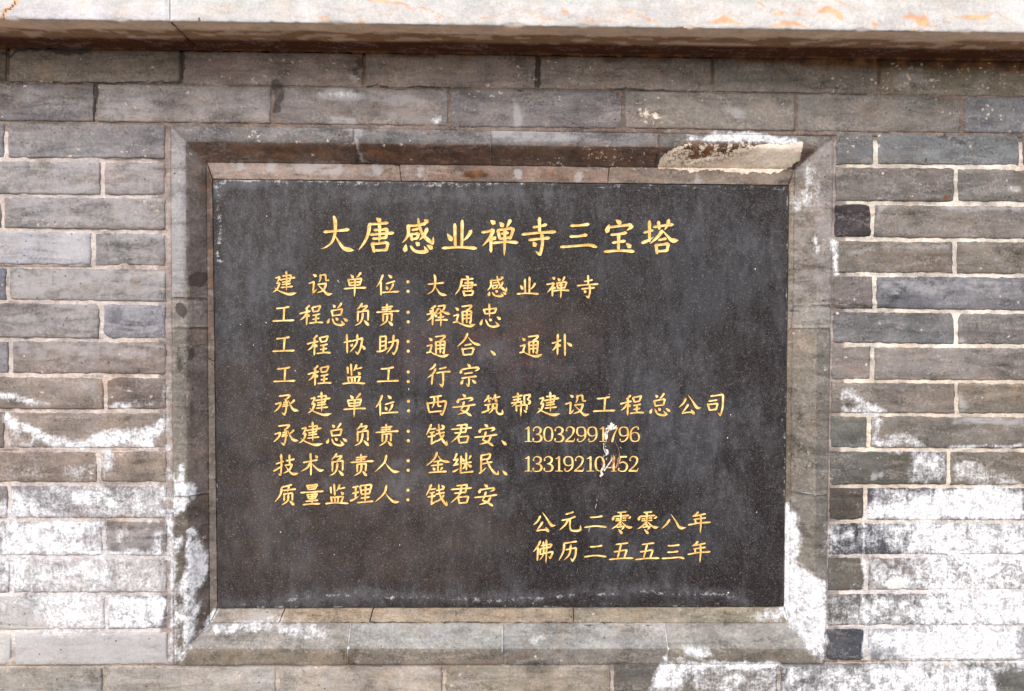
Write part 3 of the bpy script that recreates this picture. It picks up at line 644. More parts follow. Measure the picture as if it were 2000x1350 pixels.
def joint_core():
    V = []; F_ = []
    for ci in range(3):
        for k in range(4):
            P = cpt(ci, k); V.append((P[0], P[1] + 0.0034, P[2]))
    for k in range(4): P = cpt(2, k); V.append((P[0], 0.11, P[2]))
    for k in range(4): P = cpt(0, k); V.append((P[0], 0.11, P[2]))
    for r in range(4):
        for k in range(4): F_.append((r * 4 + k, (r + 1) * 4 + k, (r + 1) * 4 + (k + 1) % 4, r * 4 + (k + 1) % 4))
    for k in range(4): F_.append((16 + k, k, (k + 1) % 4, 16 + (k + 1) % 4))
    mk('joint_mortar', V, F_, M_MORTAR, frame, smooth=False, tint=alb((150, 138, 126)))
joint_core()
# back of the recess behind the plaque
q_ = [at(*C3[k], RD) for k in range(4)]
mk('recess_backing', [(a[0] + dx, y, a[2] + dz) for y in (RD + 0.03, 0.115) for a, dx, dz in zip(q_, (-.01, .01, .01, -.01), (.01, .01, -.01, -.01))], [(0, 3, 2, 1), (4, 5, 6, 7), (0, 1, 5, 4), (1, 2, 6, 5), (2, 3, 7, 6), (3, 0, 4, 7)], M_MORTAR, frame, smooth=False, tint=alb((110, 100, 90)))
def frac(side, val):
    a, b = C1[side], C1[(side + 1) % 4]; k = 0 if side in (0, 2) else 1
    return (val - a[k]) / (b[k] - a[k])
def side_blocks(side, cuts, tints):
    fs = [0] + [frac(side, c) for c in cuts] + [1]
    for i in range(len(fs) - 1): frame_block(side, fs[i], fs[i + 1], *tints[min(i, len(tints) - 1)], seed_=side * 10 + i * 3.3)
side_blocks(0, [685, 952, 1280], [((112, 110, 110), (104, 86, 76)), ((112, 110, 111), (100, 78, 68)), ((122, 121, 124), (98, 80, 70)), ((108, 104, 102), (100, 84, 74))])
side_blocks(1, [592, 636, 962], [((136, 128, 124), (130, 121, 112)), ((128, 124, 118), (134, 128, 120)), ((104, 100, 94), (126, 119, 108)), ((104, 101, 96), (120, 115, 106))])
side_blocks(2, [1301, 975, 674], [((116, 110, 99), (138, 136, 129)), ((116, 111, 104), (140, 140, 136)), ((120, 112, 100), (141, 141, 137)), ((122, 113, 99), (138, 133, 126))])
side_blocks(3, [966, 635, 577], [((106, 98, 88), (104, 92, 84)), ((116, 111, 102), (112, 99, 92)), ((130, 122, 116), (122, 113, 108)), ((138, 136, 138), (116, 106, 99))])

# inner flat bed strip between slope and plaque
def band(side, cuts, tints):
    a, b = side, (side + 1) % 4; k = 0 if side in (0, 2) else 1
    P = [np.array(C2[a]), np.array(C2[b]), np.array(C3[b]), np.array(C3[a])]
    fs = [0] + [(c - C2[a][k]) / (C2[b][k] - C2[a][k]) for c in cuts] + [1]
    for i in range(len(fs) - 1):
        f0, f1 = fs[i], fs[i + 1]
        q = [P[0] + (P[1] - P[0]) * f0, P[0] + (P[1] - P[0]) * f1, P[3] + (P[2] - P[3]) * f1, P[3] + (P[2] - P[3]) * f0]
        g = 0.7
        qq = wxy([tuple(v) for v in q], RD)
        c = qq.mean(0)
        # small joint all round
        qn = []
        for v in qq:
            w_ = c - v; qn.append(v + w_ / (np.linalg.norm(w_) + 1e-9) * 0.0008)
        block('bedding_strip', qn, M_BLOCK, frame, alb(tints[i % len(tints)]), face_y=RD - 0.002, depth=0.05, cell=0.006, r=0.0015, rough=0.0008, seed=200 + side * 9 + i, chip=0.8, jit=0.0008)
band(0, [780, 1190], [(142, 124, 112), (136, 118, 108), (128, 116, 106)])
band(2, [1120, 722, 546], [(148, 140, 124), (156, 143, 126), (164, 148, 128), (160, 152, 142)])
band(1, [640], [(132, 122, 110), (120, 110, 98)])
band(3, [700], [(112, 104, 98), (108, 98, 92)])

# ------------------------------------------------------------------ plaque
PY = RD - 0.006       # front face of the slab
plaque = tag(empty('plaque', tuple(at(978, 1190, PY))), 'black granite plaque carved with gold Chinese characters and two phone numbers, set in the wall', 'plaque')
PAINT_W = PAINT; PAINT = []
SH = {'haze': 'salt', 'rim': 'brown', 'warm': 'pale', 'red': 'dark', 'drip': 'cream'}
poly(SH['haze'], .55, [(640, 358), (1150, 366), (1140, 392), (900, 395), (760, 405), (640, 398)], 14, PY)
poly(SH['haze'], .30, [(500, 350), (1541, 362), (1541, 560), (1440, 520), (1000, 410), (520, 420)], 40, PY)
poly(SH['haze'], .15, [(424, 1130), (1530, 1130), (1530, 1190), (424, 1190)], 24, PY)
line(SH['haze'], .6, [(445, 1180), (620, 1168), (700, 1158), (900, 1168), (1050, 1165), (1120, 1158), (1300, 1150), (1420, 1160), (1460, 1178)], 3, 22, PY)
line(SH['rim'], .52, [(560, 1170), (640, 1164), (700, 1158), (760, 1168), (870, 1166), (960, 1174), (1060, 1168), (1140, 1162), (1240, 1158), (1330, 1158), (1420, 1164), (1450, 1176)], 4, 6, PY)
line(SH['rim'], .62, [(418, 352), (430, 420), (426, 520)], 3, 7, PY); line(SH['haze'], .9, [(424, 380), (440, 362), (520, 358)], 8, 14, PY); line(SH['rim'], .62, [(422, 366), (430, 358), (455, 352), (600, 354), (760, 358), (900, 360)], 5, 6, PY); line(SH['rim'], .55, [(900, 360), (1535, 368)], 3, 5, PY)
line(SH['rim'], .6, [(1536, 372), (1534, 640), (1530, 1000)], 2, 3, PY); line(SH['rim'], .55, [(418, 800), (421, 980)], 2, 3, PY); line(SH['rim'], .5, [(424, 1184), (900, 1183), (1528, 1181)], 2.5, 3, PY)
poly(SH['haze'], .45, [(425, 360), (640, 360), (560, 560), (425, 700)], 40, PY); poly(SH['haze'], .35, [(425, 560), (500, 540), (500, 700), (425, 760)], 40, PY); poly(SH['haze'], .28, [(1180, 700), (1500, 640), (1530, 900), (1500, 1100), (1350, 980), (1250, 900)], 60, PY)
poly(SH['warm'], .9, [(430, 720), (560, 700), (900, 900), (1000, 1050), (900, 1150), (440, 1160)], 60, PY); blob(SH['warm'], .7, 1000, 640, 160, 60, 0, PY)
blob(SH['red'], .95, 1040, 705, 46, 34, 20, PY); blob(SH['red'], .6, 965, 655, 22, 18, 0, PY); blob(SH['red'], .6, 900, 705, 30, 16, 0, PY); blob(SH['red'], .4, 940, 690, 190, 60, 0, PY)  # reddish reflection painted into the stone colour
blob(SH['haze'], .35, 965, 690, 34, 30, 0, PY)
for x, y, r in ((800, 930, 22), (800, 958, 16), (640, 945, 14), (765, 955, 24), (700, 850, 22), (560, 860, 18), (800, 795, 26), (885, 795, 18), (1018, 848, 26), (1050, 906, 26), (966, 920, 24), (1240, 800, 22), (1400, 800, 30), (1190, 1035, 20), (1160, 960, 22), (715, 790, 22), (780, 905, 16), (1000, 990, 30), (1380, 860, 40), (1230, 1090, 26), (1100, 840, 60)):
    blob(SH['haze'], .42 if r < 28 else .30, x, y, r * 1.25, r * 0.9, 0, PY)
pq = wxy([(416, 351), (1540, 363), (1530.5, 1184.5), (425.5, 1187.5)], PY)
slab = block('granite_slab', pq, M_GRANITE, plaque, (0, 0, 0), face_y=PY, depth=0.03, cell=0.006, r=0.0012, rough=0.00012, seed=400, chip=0.35, jit=0.0008)
PAINT = PAINT_W

# ---- characters: brush strokes read from the stone. Each entry: zoom window, row line, strokes 'type:x,y x,y ...'
WIN = {'T1': (620, 410, 8.3333), 'T2': (860, 410, 8.3333), 'T3': (1090, 410, 8.3333), 'L1': (525, 525, 7.4074), 'L2': (525, 700, 7.4074), 'L3': (525, 820, 7.4074),
       'R1': (780, 525, 7.4074), 'R2': (930, 525, 7.4074), 'R3': (780, 700, 7.4074), 'R4': (780, 820, 7.4074), 'R5': (1000, 760, 7.4074), 'R6': (1190, 740, 8.3333),
       'B1': (1030, 980, 10.383), 'B2': (1210, 980, 10.383)}
ROW = {'t': 462, 1: 554.5, 2: 614, 3: 673, 4: 732, 5: 790, 6: 848.5, 7: 907, 8: 966, 9: 1019.5, 10: 1077}
GLY = {
'大': ('T1', 't', 'h:110,362 300,345 510,322|p:270,110 292,200 288,380 240,520 150,600 65,638|n:292,425 350,520 440,630 598,662'),
'唐': ('T1', 't', 'd:955,132 1030,190|h:835,235 980,230 1145,212|p:850,232 830,380 770,520 672,658|h:922,330 1050,325 1140,312|v:1135,315 1115,468|h:860,405 1050,390 1235,378|h:900,470 1000,465 1120,450|N:1010,245 1015,400 1002,530|v:890,545 925,688|h:890,553 1000,550 1130,530|v:1148,540 1125,655|h:930,662 1130,652'),
'感': ('T1', 't', 'h:1460,262 1600,255 1760,225|p:1478,255 1482,380 1450,460 1383,538|h:1540,330 1635,310|v:1515,395 1543,498|h:1518,400 1645,385|v:1648,388 1627,465|h:1548,477 1625,462|a:1640,145 1665,280 1730,420 1865,548|t:1872,552 1880,500 1888,438|p:1788,305 1740,410 1655,497|d:1735,158 1798,208|d:1443,560 1422,680|a:1515,588 1580,665 1680,688 1790,678|t:1790,680 1765,640 1735,588|d:1598,528 1658,577|d:1782,573 1872,632'),
'业': ('T2', 't', 'v:235,235 245,605|v:357,178 350,600|d:113,385 187,503|p:502,338 450,430 370,508|h:33,625 300,608 583,627'),
'禅': ('T2', 't', 'd:815,172 888,225|h:678,370 780,352 860,325|p:868,328 800,460 685,592|v:825,460 823,685|d:850,440 897,478|d:960,203 1027,272|p:1138,165 1110,230 1073,288|v:937,330 968,478|h:935,335 1050,315 1170,300|v:1190,308 1135,475|h:990,390 1105,375|h:975,472 1125,452|h:857,542 1050,522 1255,533|N:1050,310 1048,500 1040,745'),
'寺': ('T2', 't', 'v:1612,132 1615,365|h:1512,285 1620,270 1725,240|h:1332,402 1600,375 1870,358|h:1442,492 1600,475 1775,458|v:1652,395 1660,560 1625,725|t:1628,728 1590,705 1545,672|d:1507,518 1552,593'),
'三': ('T3', 't', 'h:205,260 350,255 495,235|h:193,435 330,430 465,410|h:43,605 300,588 500,573 622,605'),
'宝': ('T3', 't', 'd:937,162 1018,228|d:832,232 788,372|h:830,285 1000,265 1190,242|t:1205,270 1160,305 1110,338|h:862,408 1000,395 1108,373|v:985,400 980,655|h:882,537 1085,508|h:752,682 1000,665 1230,677|d:1108,542 1178,613'),
'塔': ('T3', 't', 'v:1485,187 1487,515|h:1397,372 1538,332|t:1370,537 1450,505 1562,438|h:1552,282 1700,260 1865,240|v:1630,197 1645,315|p:1800,162 1780,240 1733,328|p:1692,338 1630,430 1493,553|n:1700,342 1780,430 1850,497 1958,497|h:1635,492 1753,468|v:1592,568 1610,712|h:1592,577 1700,565 1790,550|v:1793,552 1767,675|h:1620,677 1768,665'),
'建': ('L1', 1, 'h:100,135 158,117|p:158,118 140,170 112,205|h:112,210 158,203|p:158,205 125,290 58,347|n:85,275 160,325 290,368 405,350|h:200,105 270,98 325,92|v:325,95 305,178|h:165,162 270,143 378,127|h:197,197 312,175|h:193,230 315,212|h:180,272 345,255|N:255,42 260,180 258,325'),
'设': ('L1', 1, 'd:640,82 692,112|h:580,213 655,188|v:655,190 643,345|t:640,347 670,325 703,288|p:750,88 748,150 725,198|h:750,97 820,82|v:822,88 828,168|h:828,172 870,165|h:708,227 835,212|p:832,218 790,310 690,352|n:718,240 780,300 850,367 925,358'),
'单': ('L1', 1, 'd:1182,83 1227,132|p:1332,58 1300,100 1262,133|v:1150,155 1175,248|h:1152,160 1250,150 1345,142|v:1343,148 1315,238|h:1180,203 1310,188|h:1178,243 1312,230|h:1092,290 1250,277 1405,275|N:1250,150 1245,280 1240,408'),
'位': ('L1', 1, 'p:1652,88 1620,170 1558,268|v:1622,185 1625,380|d:1728,87 1783,133|h:1697,217 1823,180|d:1697,248 1720,302|p:1802,218 1780,275 1738,328|h:1645,345 1760,335 1880,330'),
'工': ('L1', 2, 'h:112,575 210,567 293,550|v:227,568 215,748|h:57,757 200,750 365,745'),
'程': ('L1', 2, 'p:592,528 560,560 525,583|h:447,652 520,630 603,613|v:555,570 550,810|p:547,640 510,700 453,747|d:555,648 588,692|v:628,560 650,628|h:632,560 750,535|v:748,538 720,613|h:652,622 722,610|h:637,675 738,655|v:685,672 680,778|h:637,732 728,715|h:587,787 700,775 783,777'),
'总': ('L1', 2, 'd:927,518 962,557|p:1053,498 1025,540 988,578|v:908,603 930,688|h:910,607 1062,580|v:1065,583 1045,668|h:932,677 1047,665|d:880,718 850,788|a:922,725 955,790 1030,815 1095,802|t:1093,805 1070,780 1042,748|d:968,708 1002,743|d:1078,713 1138,758'),
'负': ('L1', 2, 'p:1352,503 1320,550 1272,593|h:1340,550 1425,533|p:1425,537 1395,575 1350,603|v:1292,612 1288,760|h:1290,627 1440,602|v:1440,605 1437,745|p:1362,640 1350,730 1310,790 1243,823|d:1375,743 1448,820'),
'责': ('L1', 2, 'h:1637,562 1793,545|h:1637,594 1770,579|h:1560,630 1720,618 1883,610|v:1710,513 1710,620|v:1655,650 1655,765|h:1655,657 1780,645|v:1782,648 1775,755|p:1717,668 1700,760 1607,828|d:1728,757 1793,823'),
'协': ('L1', 3, 'v:1130,952 1137,1220|h:1087,1067 1193,1043|h:1205,1045 1280,1025 1355,1003|v:1357,1003 1330,1140 1290,1232|t:1290,1232 1270,1215 1250,1193|p:1282,952 1270,1080 1172,1213|d:1218,1082 1193,1123|d:1353,1103 1393,1168'),
'助': ('L1', 3, 'v:1613,978 1610,1180|h:1615,983 1695,975|v:1697,978 1690,1172|h:1632,1057 1690,1045|h:1627,1117 1687,1105|t:1568,1197 1650,1185 1745,1138|h:1727,1067 1800,1050 1872,1030|v:1872,1033 1850,1160 1812,1235|t:1812,1237 1800,1220 1778,1203|p:1807,963 1790,1100 1698,1237'),
'监': ('L2', 4, 'v:1140,127 1147,218|v:1190,87 1200,248|p:1272,93 1245,155 1222,188|h:1267,152 1345,133|d:1287,198 1327,233|v:1145,268 1160,352|h:1147,277 1325,262|v:1322,263 1290,352|v:1200,275 1205,352|v:1247,270 1245,352|h:1067,367 1200,353 1390,362'),
'承': ('L2', 5, 'h:152,545 310,528|p:312,532 275,575 238,592|v:240,590 262,640 250,750 235,805|t:233,815 210,800 183,778|h:215,640 278,627|h:208,668 275,655|h:195,695 283,680|h:97,662 178,638|p:180,640 150,710 77,778|p:373,603 335,640 298,667|n:285,602 310,665 360,740 440,757'),
'技': ('L3', 7, 'v:180,502 185,620 177,792|t:172,797 158,790 142,773|h:107,637 213,598|t:78,737 140,700 212,648|h:252,592 368,568|v:300,508 305,643|h:237,657 340,643|p:338,648 300,720 208,777|n:243,663 290,730 350,782 432,770'),
'术': ('L3', 7, 'v:605,487 612,640 610,798|h:502,617 600,597 702,578|p:600,622 560,690 463,748|n:620,625 680,690 740,730 802,722|d:672,513 707,550'),
'人': ('L3', 7, 'p:1702,512 1670,620 1533,757|n:1688,618 1740,690 1810,747 1893,747'),
'质': ('L3', 8, 'h:190,973 260,957 333,937|p:190,977 170,1080 87,1193|h:212,1022 300,1010 388,1000|p:292,958 285,1000 272,1045|v:225,1063 225,1170|h:227,1072 343,1055|v:345,1060 342,1165|p:287,1083 272,1170 187,1233|d:298,1168 368,1228'),
'量': ('L3', 8, 'v:553,943 577,1008|h:555,950 705,933|v:703,938 668,1003|h:583,975 672,963|h:578,1007 677,995|h:462,1052 620,1042 785,1030|v:560,1075 580,1140|h:562,1082 697,1065|v:702,1070 670,1135|h:588,1110 677,1098|h:583,1142 672,1130|v:630,1075 630,1215|h:537,1177 710,1160|h:497,1227 620,1213 738,1212'),
'理': ('L3', 8, 'h:1213,977 1295,958|v:1260,970 1255,1140|h:1213,1062 1303,1043|t:1183,1168 1250,1140 1312,1098|v:1323,958 1345,1083|h:1327,952 1485,933|v:1488,938 1455,1073|h:1347,1017 1455,1000|h:1347,1077 1458,1060|v:1402,950 1395,1182|h:1337,1132 1453,1115|h:1280,1197 1400,1185 1507,1175'),
'释': ('R1', 2, 'p:527,537 495,555 448,582|d:438,598 467,633|p:562,573 540,610 512,633|h:397,662 470,645 543,633|v:487,558 480,813|p:482,663 450,720 398,757|d:498,658 543,693|h:557,543 660,528|p:663,532 630,600 540,662|n:578,568 620,618 738,660|h:557,708 643,692|h:523,747 610,738 698,740|N:600,650 600,740 600,838'),
'通': ('R1', 2, 'd:812,562 857,603|h:783,682 852,662|v:853,663 825,765|h:778,778 845,762|n:830,765 900,800 1010,830 1105,800|h:903,547 1045,528|p:1048,533 1010,580 958,602|v:912,618 917,795|h:915,622 1040,608|v:1042,612 1030,785|t:1030,788 1020,778 1003,763|h:922,673 1032,660|h:922,722 1032,710|v:977,618 975,783'),
'忠': ('R1', 2, 'v:1220,587 1245,658|h:1222,592 1300,583 1405,573|v:1403,578 1373,645|h:1243,653 1372,638|N:1300,512 1303,600 1305,703|d:1202,730 1173,813|a:1248,738 1290,815 1360,838 1443,823|t:1440,825 1415,795 1383,763|d:1298,722 1332,753|d:1407,692 1463,733'),
'合': ('R1', 3, 'p:987,937 940,1030 838,1128|n:993,988 1070,1070 1180,1107|h:945,1107 1040,1090|v:910,1153 930,1248|h:912,1162 1070,1143|v:1077,1147 1050,1240|h:930,1247 1055,1235'),
'、': ('R1', 3, 'd:1320,1182 1388,1248'),
'朴': ('R2', 3, 'v:1180,952 1175,1238|h:1097,1077 1160,1060 1223,1033|p:1172,1080 1150,1130 1098,1187|d:1183,1083 1218,1123|v:1280,948 1285,1258|d:1307,1067 1383,1118'),
'行': ('R3', 4, 'p:522,83 490,130 428,170|p:527,148 490,215 403,287|v:482,228 468,378|h:577,153 678,128|h:537,210 640,195 738,190|v:632,200 635,320 625,400|t:622,407 600,385 573,362'),
'宗': ('R3', 4, 'd:982,78 1028,123|d:908,150 883,217|h:900,162 1020,140 1145,128|t:1153,145 1120,170 1087,188|h:940,222 1058,205|h:902,287 1010,270 1113,260|v:1010,278 1005,390|t:1003,400 985,385 962,358|d:923,305 893,373|d:1047,307 1108,358'),
'西': ('R3', 5, 'h:445,562 610,540|v:403,638 432,782|h:407,652 540,633 675,617|v:678,622 655,730 622,815|t:622,818 605,805 590,787|p:505,560 505,640 473,722|v:555,557 560,682|h:560,692 603,690|h:430,778 520,768 615,762'),
'安': ('R3', 5, 'd:913,517 962,557|d:862,577 838,643|h:860,597 950,580 1055,568|t:1062,587 1035,605 998,622|h:772,707 940,690 1095,668|p:937,628 915,700 883,747|a:885,745 960,778 1037,828|p:1007,698 960,770 840,812'),
'筑': ('R3', 5, 'p:1292,538 1270,580 1222,632|h:1277,587 1335,572|d:1287,598 1308,632|p:1392,522 1370,570 1337,602|h:1377,572 1453,553|d:1377,588 1413,622|h:1235,677 1325,660|v:1285,675 1285,762|t:1197,782 1260,760 1335,718|h:1345,662 1412,648|p:1352,665 1345,740 1293,798|v:1412,652 1402,750|a:1400,750 1430,798 1487,805|t:1490,805 1492,775 1488,735|d:1353,698 1388,728'),
'帮': ('R3', 5, 'h:1637,562 1775,535|h:1647,602 1755,582|h:1620,647 1700,635 1775,622|p:1712,502 1708,620 1627,698|h:1803,537 1890,522|p:1892,527 1875,565 1845,587|a:1848,587 1890,625 1868,662|v:1805,537 1810,683|v:1690,678 1695,765|h:1692,687 1840,668|v:1845,672 1838,745|t:1835,773 1820,765 1798,745|N:1762,637 1758,730 1755,838'),
'司': ('R6', 5, 'h:1645,282 1740,270 1845,253|v:1848,258 1842,450 1808,590|t:1806,597 1785,572 1762,548|h:1617,363 1748,343|v:1600,408 1630,513|h:1600,418 1755,400|v:1758,403 1735,500|h:1625,508 1740,495'),
'公': ('R6', 5, 'p:1243,320 1200,400 1127,467|n:1280,262 1350,360 1425,468 1493,467|p:1280,417 1240,480 1185,550|h:1182,560 1260,545 1350,540|d:1328,497 1378,577'),
'钱': ('R4', 6, 'p:462,67 440,120 388,227|h:447,137 527,125|h:442,187 508,173|h:412,245 520,225|v:475,187 465,340|t:462,347 500,325 540,288|h:535,152 645,125|h:527,205 650,180|a:570,63 580,180 620,280 682,367|t:682,367 686,335 685,298|p:643,217 590,280 508,327|d:607,72 653,112'),
'君': ('R4', 6, 'h:832,82 980,65|v:980,68 955,185|h:752,137 890,125 1043,113|h:797,190 870,185 962,172|p:902,75 870,210 742,333|v:850,245 868,333|h:862,247 995,235|v:1000,238 975,330|h:862,333 980,322'),
'金': ('R4', 7, 'p:547,472 500,570 388,667|n:558,518 620,590 733,610|h:497,607 603,588|h:462,662 628,640|v:560,600 557,758|d:487,687 513,728|p:622,687 590,730|h:427,763 560,750 678,745'),
'继': ('R4', 7, 'p:832,487 800,560 772,578|h:782,582 842,570|p:847,563 820,620 782,652|h:782,658 853,640|t:778,748 820,730 873,698|v:895,527 885,768|h:882,767 970,757 1068,745|v:967,477 970,725|h:912,632 1040,610|d:913,557 937,603|p:1033,517 1020,545 1003,573|p:960,622 945,680 903,713|d:983,637 1043,683'),
'民': ('R4', 7, 'h:1183,515 1315,488|v:1317,492 1300,562|h:1188,577 1300,560|v:1185,510 1180,755|t:1157,773 1200,740 1258,688|h:1192,637 1340,608|a:1263,573 1310,680 1380,770 1420,787|t:1427,788 1428,760 1427,727'),
'元': ('B1', 9, 'h:780,253 930,207|h:697,375 850,345 970,297|p:832,345 770,460 650,573|v:865,345 860,500|a:860,490 885,570 980,590 1072,577|t:1072,580 1078,530 1075,470'),
'二': ('B1', 9, 'h:1275,315 1400,308 1515,288|h:1160,517 1380,490 1595,512'),
'零': ('B2', 9, 'h:490,217 655,203|v:550,213 550,388|d:412,285 383,372|h:408,297 550,285 710,275|t:745,305 720,325 685,338|h:450,345 512,338|h:445,385 525,372|h:585,330 653,322|h:585,378 653,370|p:553,393 470,480 362,552|n:563,400 640,480 710,517 785,512|d:507,437 562,473|h:470,515 608,493|p:610,497 590,535 562,565|d:500,555 578,645'),
'八': ('B2', 9, 'p:1013,360 950,450 848,547|n:1045,257 1130,380 1220,522 1348,522'),
'年': ('B2', 9, 'p:1592,207 1540,260 1470,303|h:1515,287 1740,243|h:1505,357 1740,323|v:1527,355 1545,430|h:1392,467 1600,430 1835,413|N:1642,270 1647,420 1632,637'),
'佛': ('B1', 10, 'p:262,797 210,900 117,1018|v:217,930 200,1190|h:275,890 490,855|v:493,860 455,930|h:262,950 455,920|v:265,947 255,1045|h:250,1065 505,1008|v:515,1013 470,1138|t:467,1143 450,1128 428,1107|p:322,812 325,1050 247,1188|N:387,777 385,1000 375,1248'),
'历': ('B1', 10, 'h:735,840 850,825 995,802|p:745,842 730,1000 637,1193|h:780,970 880,950 990,933|v:988,940 970,1090 922,1195|t:918,1203 900,1175 873,1135|p:882,877 850,1060 737,1187'),
'五': ('B2', 10, 'h:455,863 695,833|v:557,863 485,1138|h:415,1013 670,973|v:672,978 620,1133|h:320,1168 560,1145 798,1140'),
'1': ('R5', 6, 'w:190,578,8 215,568,16 240,550,22|w:240,552,28 240,752,28|w:186,758,9 240,755,11 292,758,9'),
'3': ('R5', 6, 'w:312,600,24 314,598,24|w:305,596,12 325,562,13 368,546,16 410,570,28 416,605,30 395,638,22 350,652,10|w:350,652,10 400,662,20 427,700,32 410,745,26 370,760,15 325,757,13 300,735,12|w:308,722,26 310,720,26'),
'0': ('R5', 6, 'w:522,546,11 478,575,22 463,652,29 478,730,22 522,758,11|w:522,546,11 567,575,22 582,652,29 567,730,22 522,758,11'),
'2': ('R5', 6, 'w:792,600,26 794,598,26|w:784,596,11 805,560,13 845,545,16 890,570,28 893,615,27 860,675,20 780,748,15|w:778,752,22 890,754,24|w:890,758,16 903,735,13 910,712,8'),
'9': ('R5', 6, 'w:1000,546,11 955,562,20 940,612,28 958,662,20 1000,680,11|w:1000,546,11 1048,565,22 1063,630,29 1055,700,24 1015,748,15 970,758,13 945,738,10|w:1000,680,11 1040,665,12 1060,630,12|w:950,728,24 952,726,24'),
'7': ('R5', 6, 'w:1400,590,10 1405,562,18 1525,560,22|w:1525,560,10 1480,650,20 1447,755,32'),
'6': ('R5', 6, 'w:1778,758,11 1823,742,20 1838,692,28 1820,642,20 1778,624,11|w:1778,758,11 1730,739,22 1715,674,29 1723,604,24 1763,556,15 1808,546,13 1833,566,10|w:1778,624,11 1738,639,12 1718,674,12|w:1828,576,24 1826,578,24'),
'4': ('R5', 7, 'w:1470,970,12 1420,1060,10 1370,1132,10|w:1366,1136,13 1508,1136,13|w:1470,975,27 1470,1180,27|w:1435,1186,9 1508,1186,9'),
'5': ('R5', 7, 'w:1562,980,24 1652,977,24|w:1560,985,11 1552,1078,10|w:1552,1075,9 1590,1055,14 1640,1070,24 1660,1120,30 1635,1175,22 1590,1188,15 1545,1178,12 1530,1160,10|w:1540,1150,24 1542,1148,24'),
}
SWELL = {'h': [(0, .55), (.06, .95), (.2, .78), (.5, .72), (.8, .9), (.93, 1.12), (1, .7)],
         'v': [(0, .75), (.07, 1.2), (.2, 1.0), (.6, .88), (.92, .92), (1, .55)],
         'N': [(0, .75), (.07, 1.15), (.2, .95), (.6, .85), (.85, .6), (1, .08)],
         'p': [(0, .7), (.08, 1.2), (.3, 1.0), (.65, .78), (.88, .45), (1, .08)],
         'n': [(0, .25), (.15, .5), (.5, .9), (.76, 1.45), (.86, 1.15), (1, .06)],
         'd': [(0, .12), (.25, .7), (.65, 1.3), (.88, 1.15), (1, .45)],
         'a': [(0, .5), (.1, .8), (.5, .95), (.85, 1.25), (1, .7)],
         't': [(0, .9), (.25, 1.0), (.6, .65), (1, .06)]}
def catmull(P, n=7):
    P = np.array(P, float)
    if len(P) == 2: return np.array([P[0] * (1 - t) + P[1] * t for t in np.linspace(0, 1, 9)])
    Q = np.vstack([2 * P[0] - P[1], P, 2 * P[-1] - P[-2]]); out = []
    for i in range(1, len(Q) - 2):
        for t in np.linspace(0, 1, n, endpoint=False):
            out.append(0.5 * ((2 * Q[i]) + (Q[i + 1] - Q[i - 1]) * t + (2 * Q[i - 1] - 5 * Q[i] + 4 * Q[i + 1] - Q[i + 2]) * t * t + (3 * Q[i] - Q[i - 1] - 3 * Q[i + 1] + Q[i + 2]) * t ** 3))
    out.append(P[-1]); return np.array(out)

def glyph_strokes(ch):
    win, row, s = GLY[ch]; ox, oy, sc = WIN[win]
    base = {'T': 6.3, 'L': 3.95, 'R': 3.95, 'B': 3.8}[win[0]]
    res = []
    for st in s.split('|'):
        ty, pts = st.split(':'); pp = []; ww = []
        for t in pts.split():
            c = [float(v) for v in t.split(',')]; pp.append((ox + c[0] / sc, oy + c[1] / sc)); ww.append(c[2] / sc if len(c) > 2 else base)
        if ty == 'w':
            cv = catmull([(a[0], a[1], w__) for a, w__ in zip(pp, ww)]); path, wd = cv[:, :2], cv[:, 2]
            caps = True
        else:
            path = catmull(pp); dl = np.r_[0, np.cumsum(np.hypot(*np.diff(path, axis=0).T))]; dl /= dl[-1]
            k = 0.95 if ty == 'h' else (1.12 if ty in 'd' else 1.0)
            wd = base * k * np.interp(dl, [a for a, _ in SWELL[ty]], [b for _, b in SWELL[ty]])
        res.append((path, wd))
    return res, ROW[row]
GCACHE = {}
def glyph(ch):
    if ch not in GCACHE:
        st, row = glyph_strokes(ch)
        allp = np.vstack([p for p, _ in st]); cx = (allp[:, 0].min() + allp[:, 0].max()) / 2
        GCACHE[ch] = ([(p - np.array([cx, row]), w_) for p, w_ in st], cx, row)
    return GCACHE[ch]

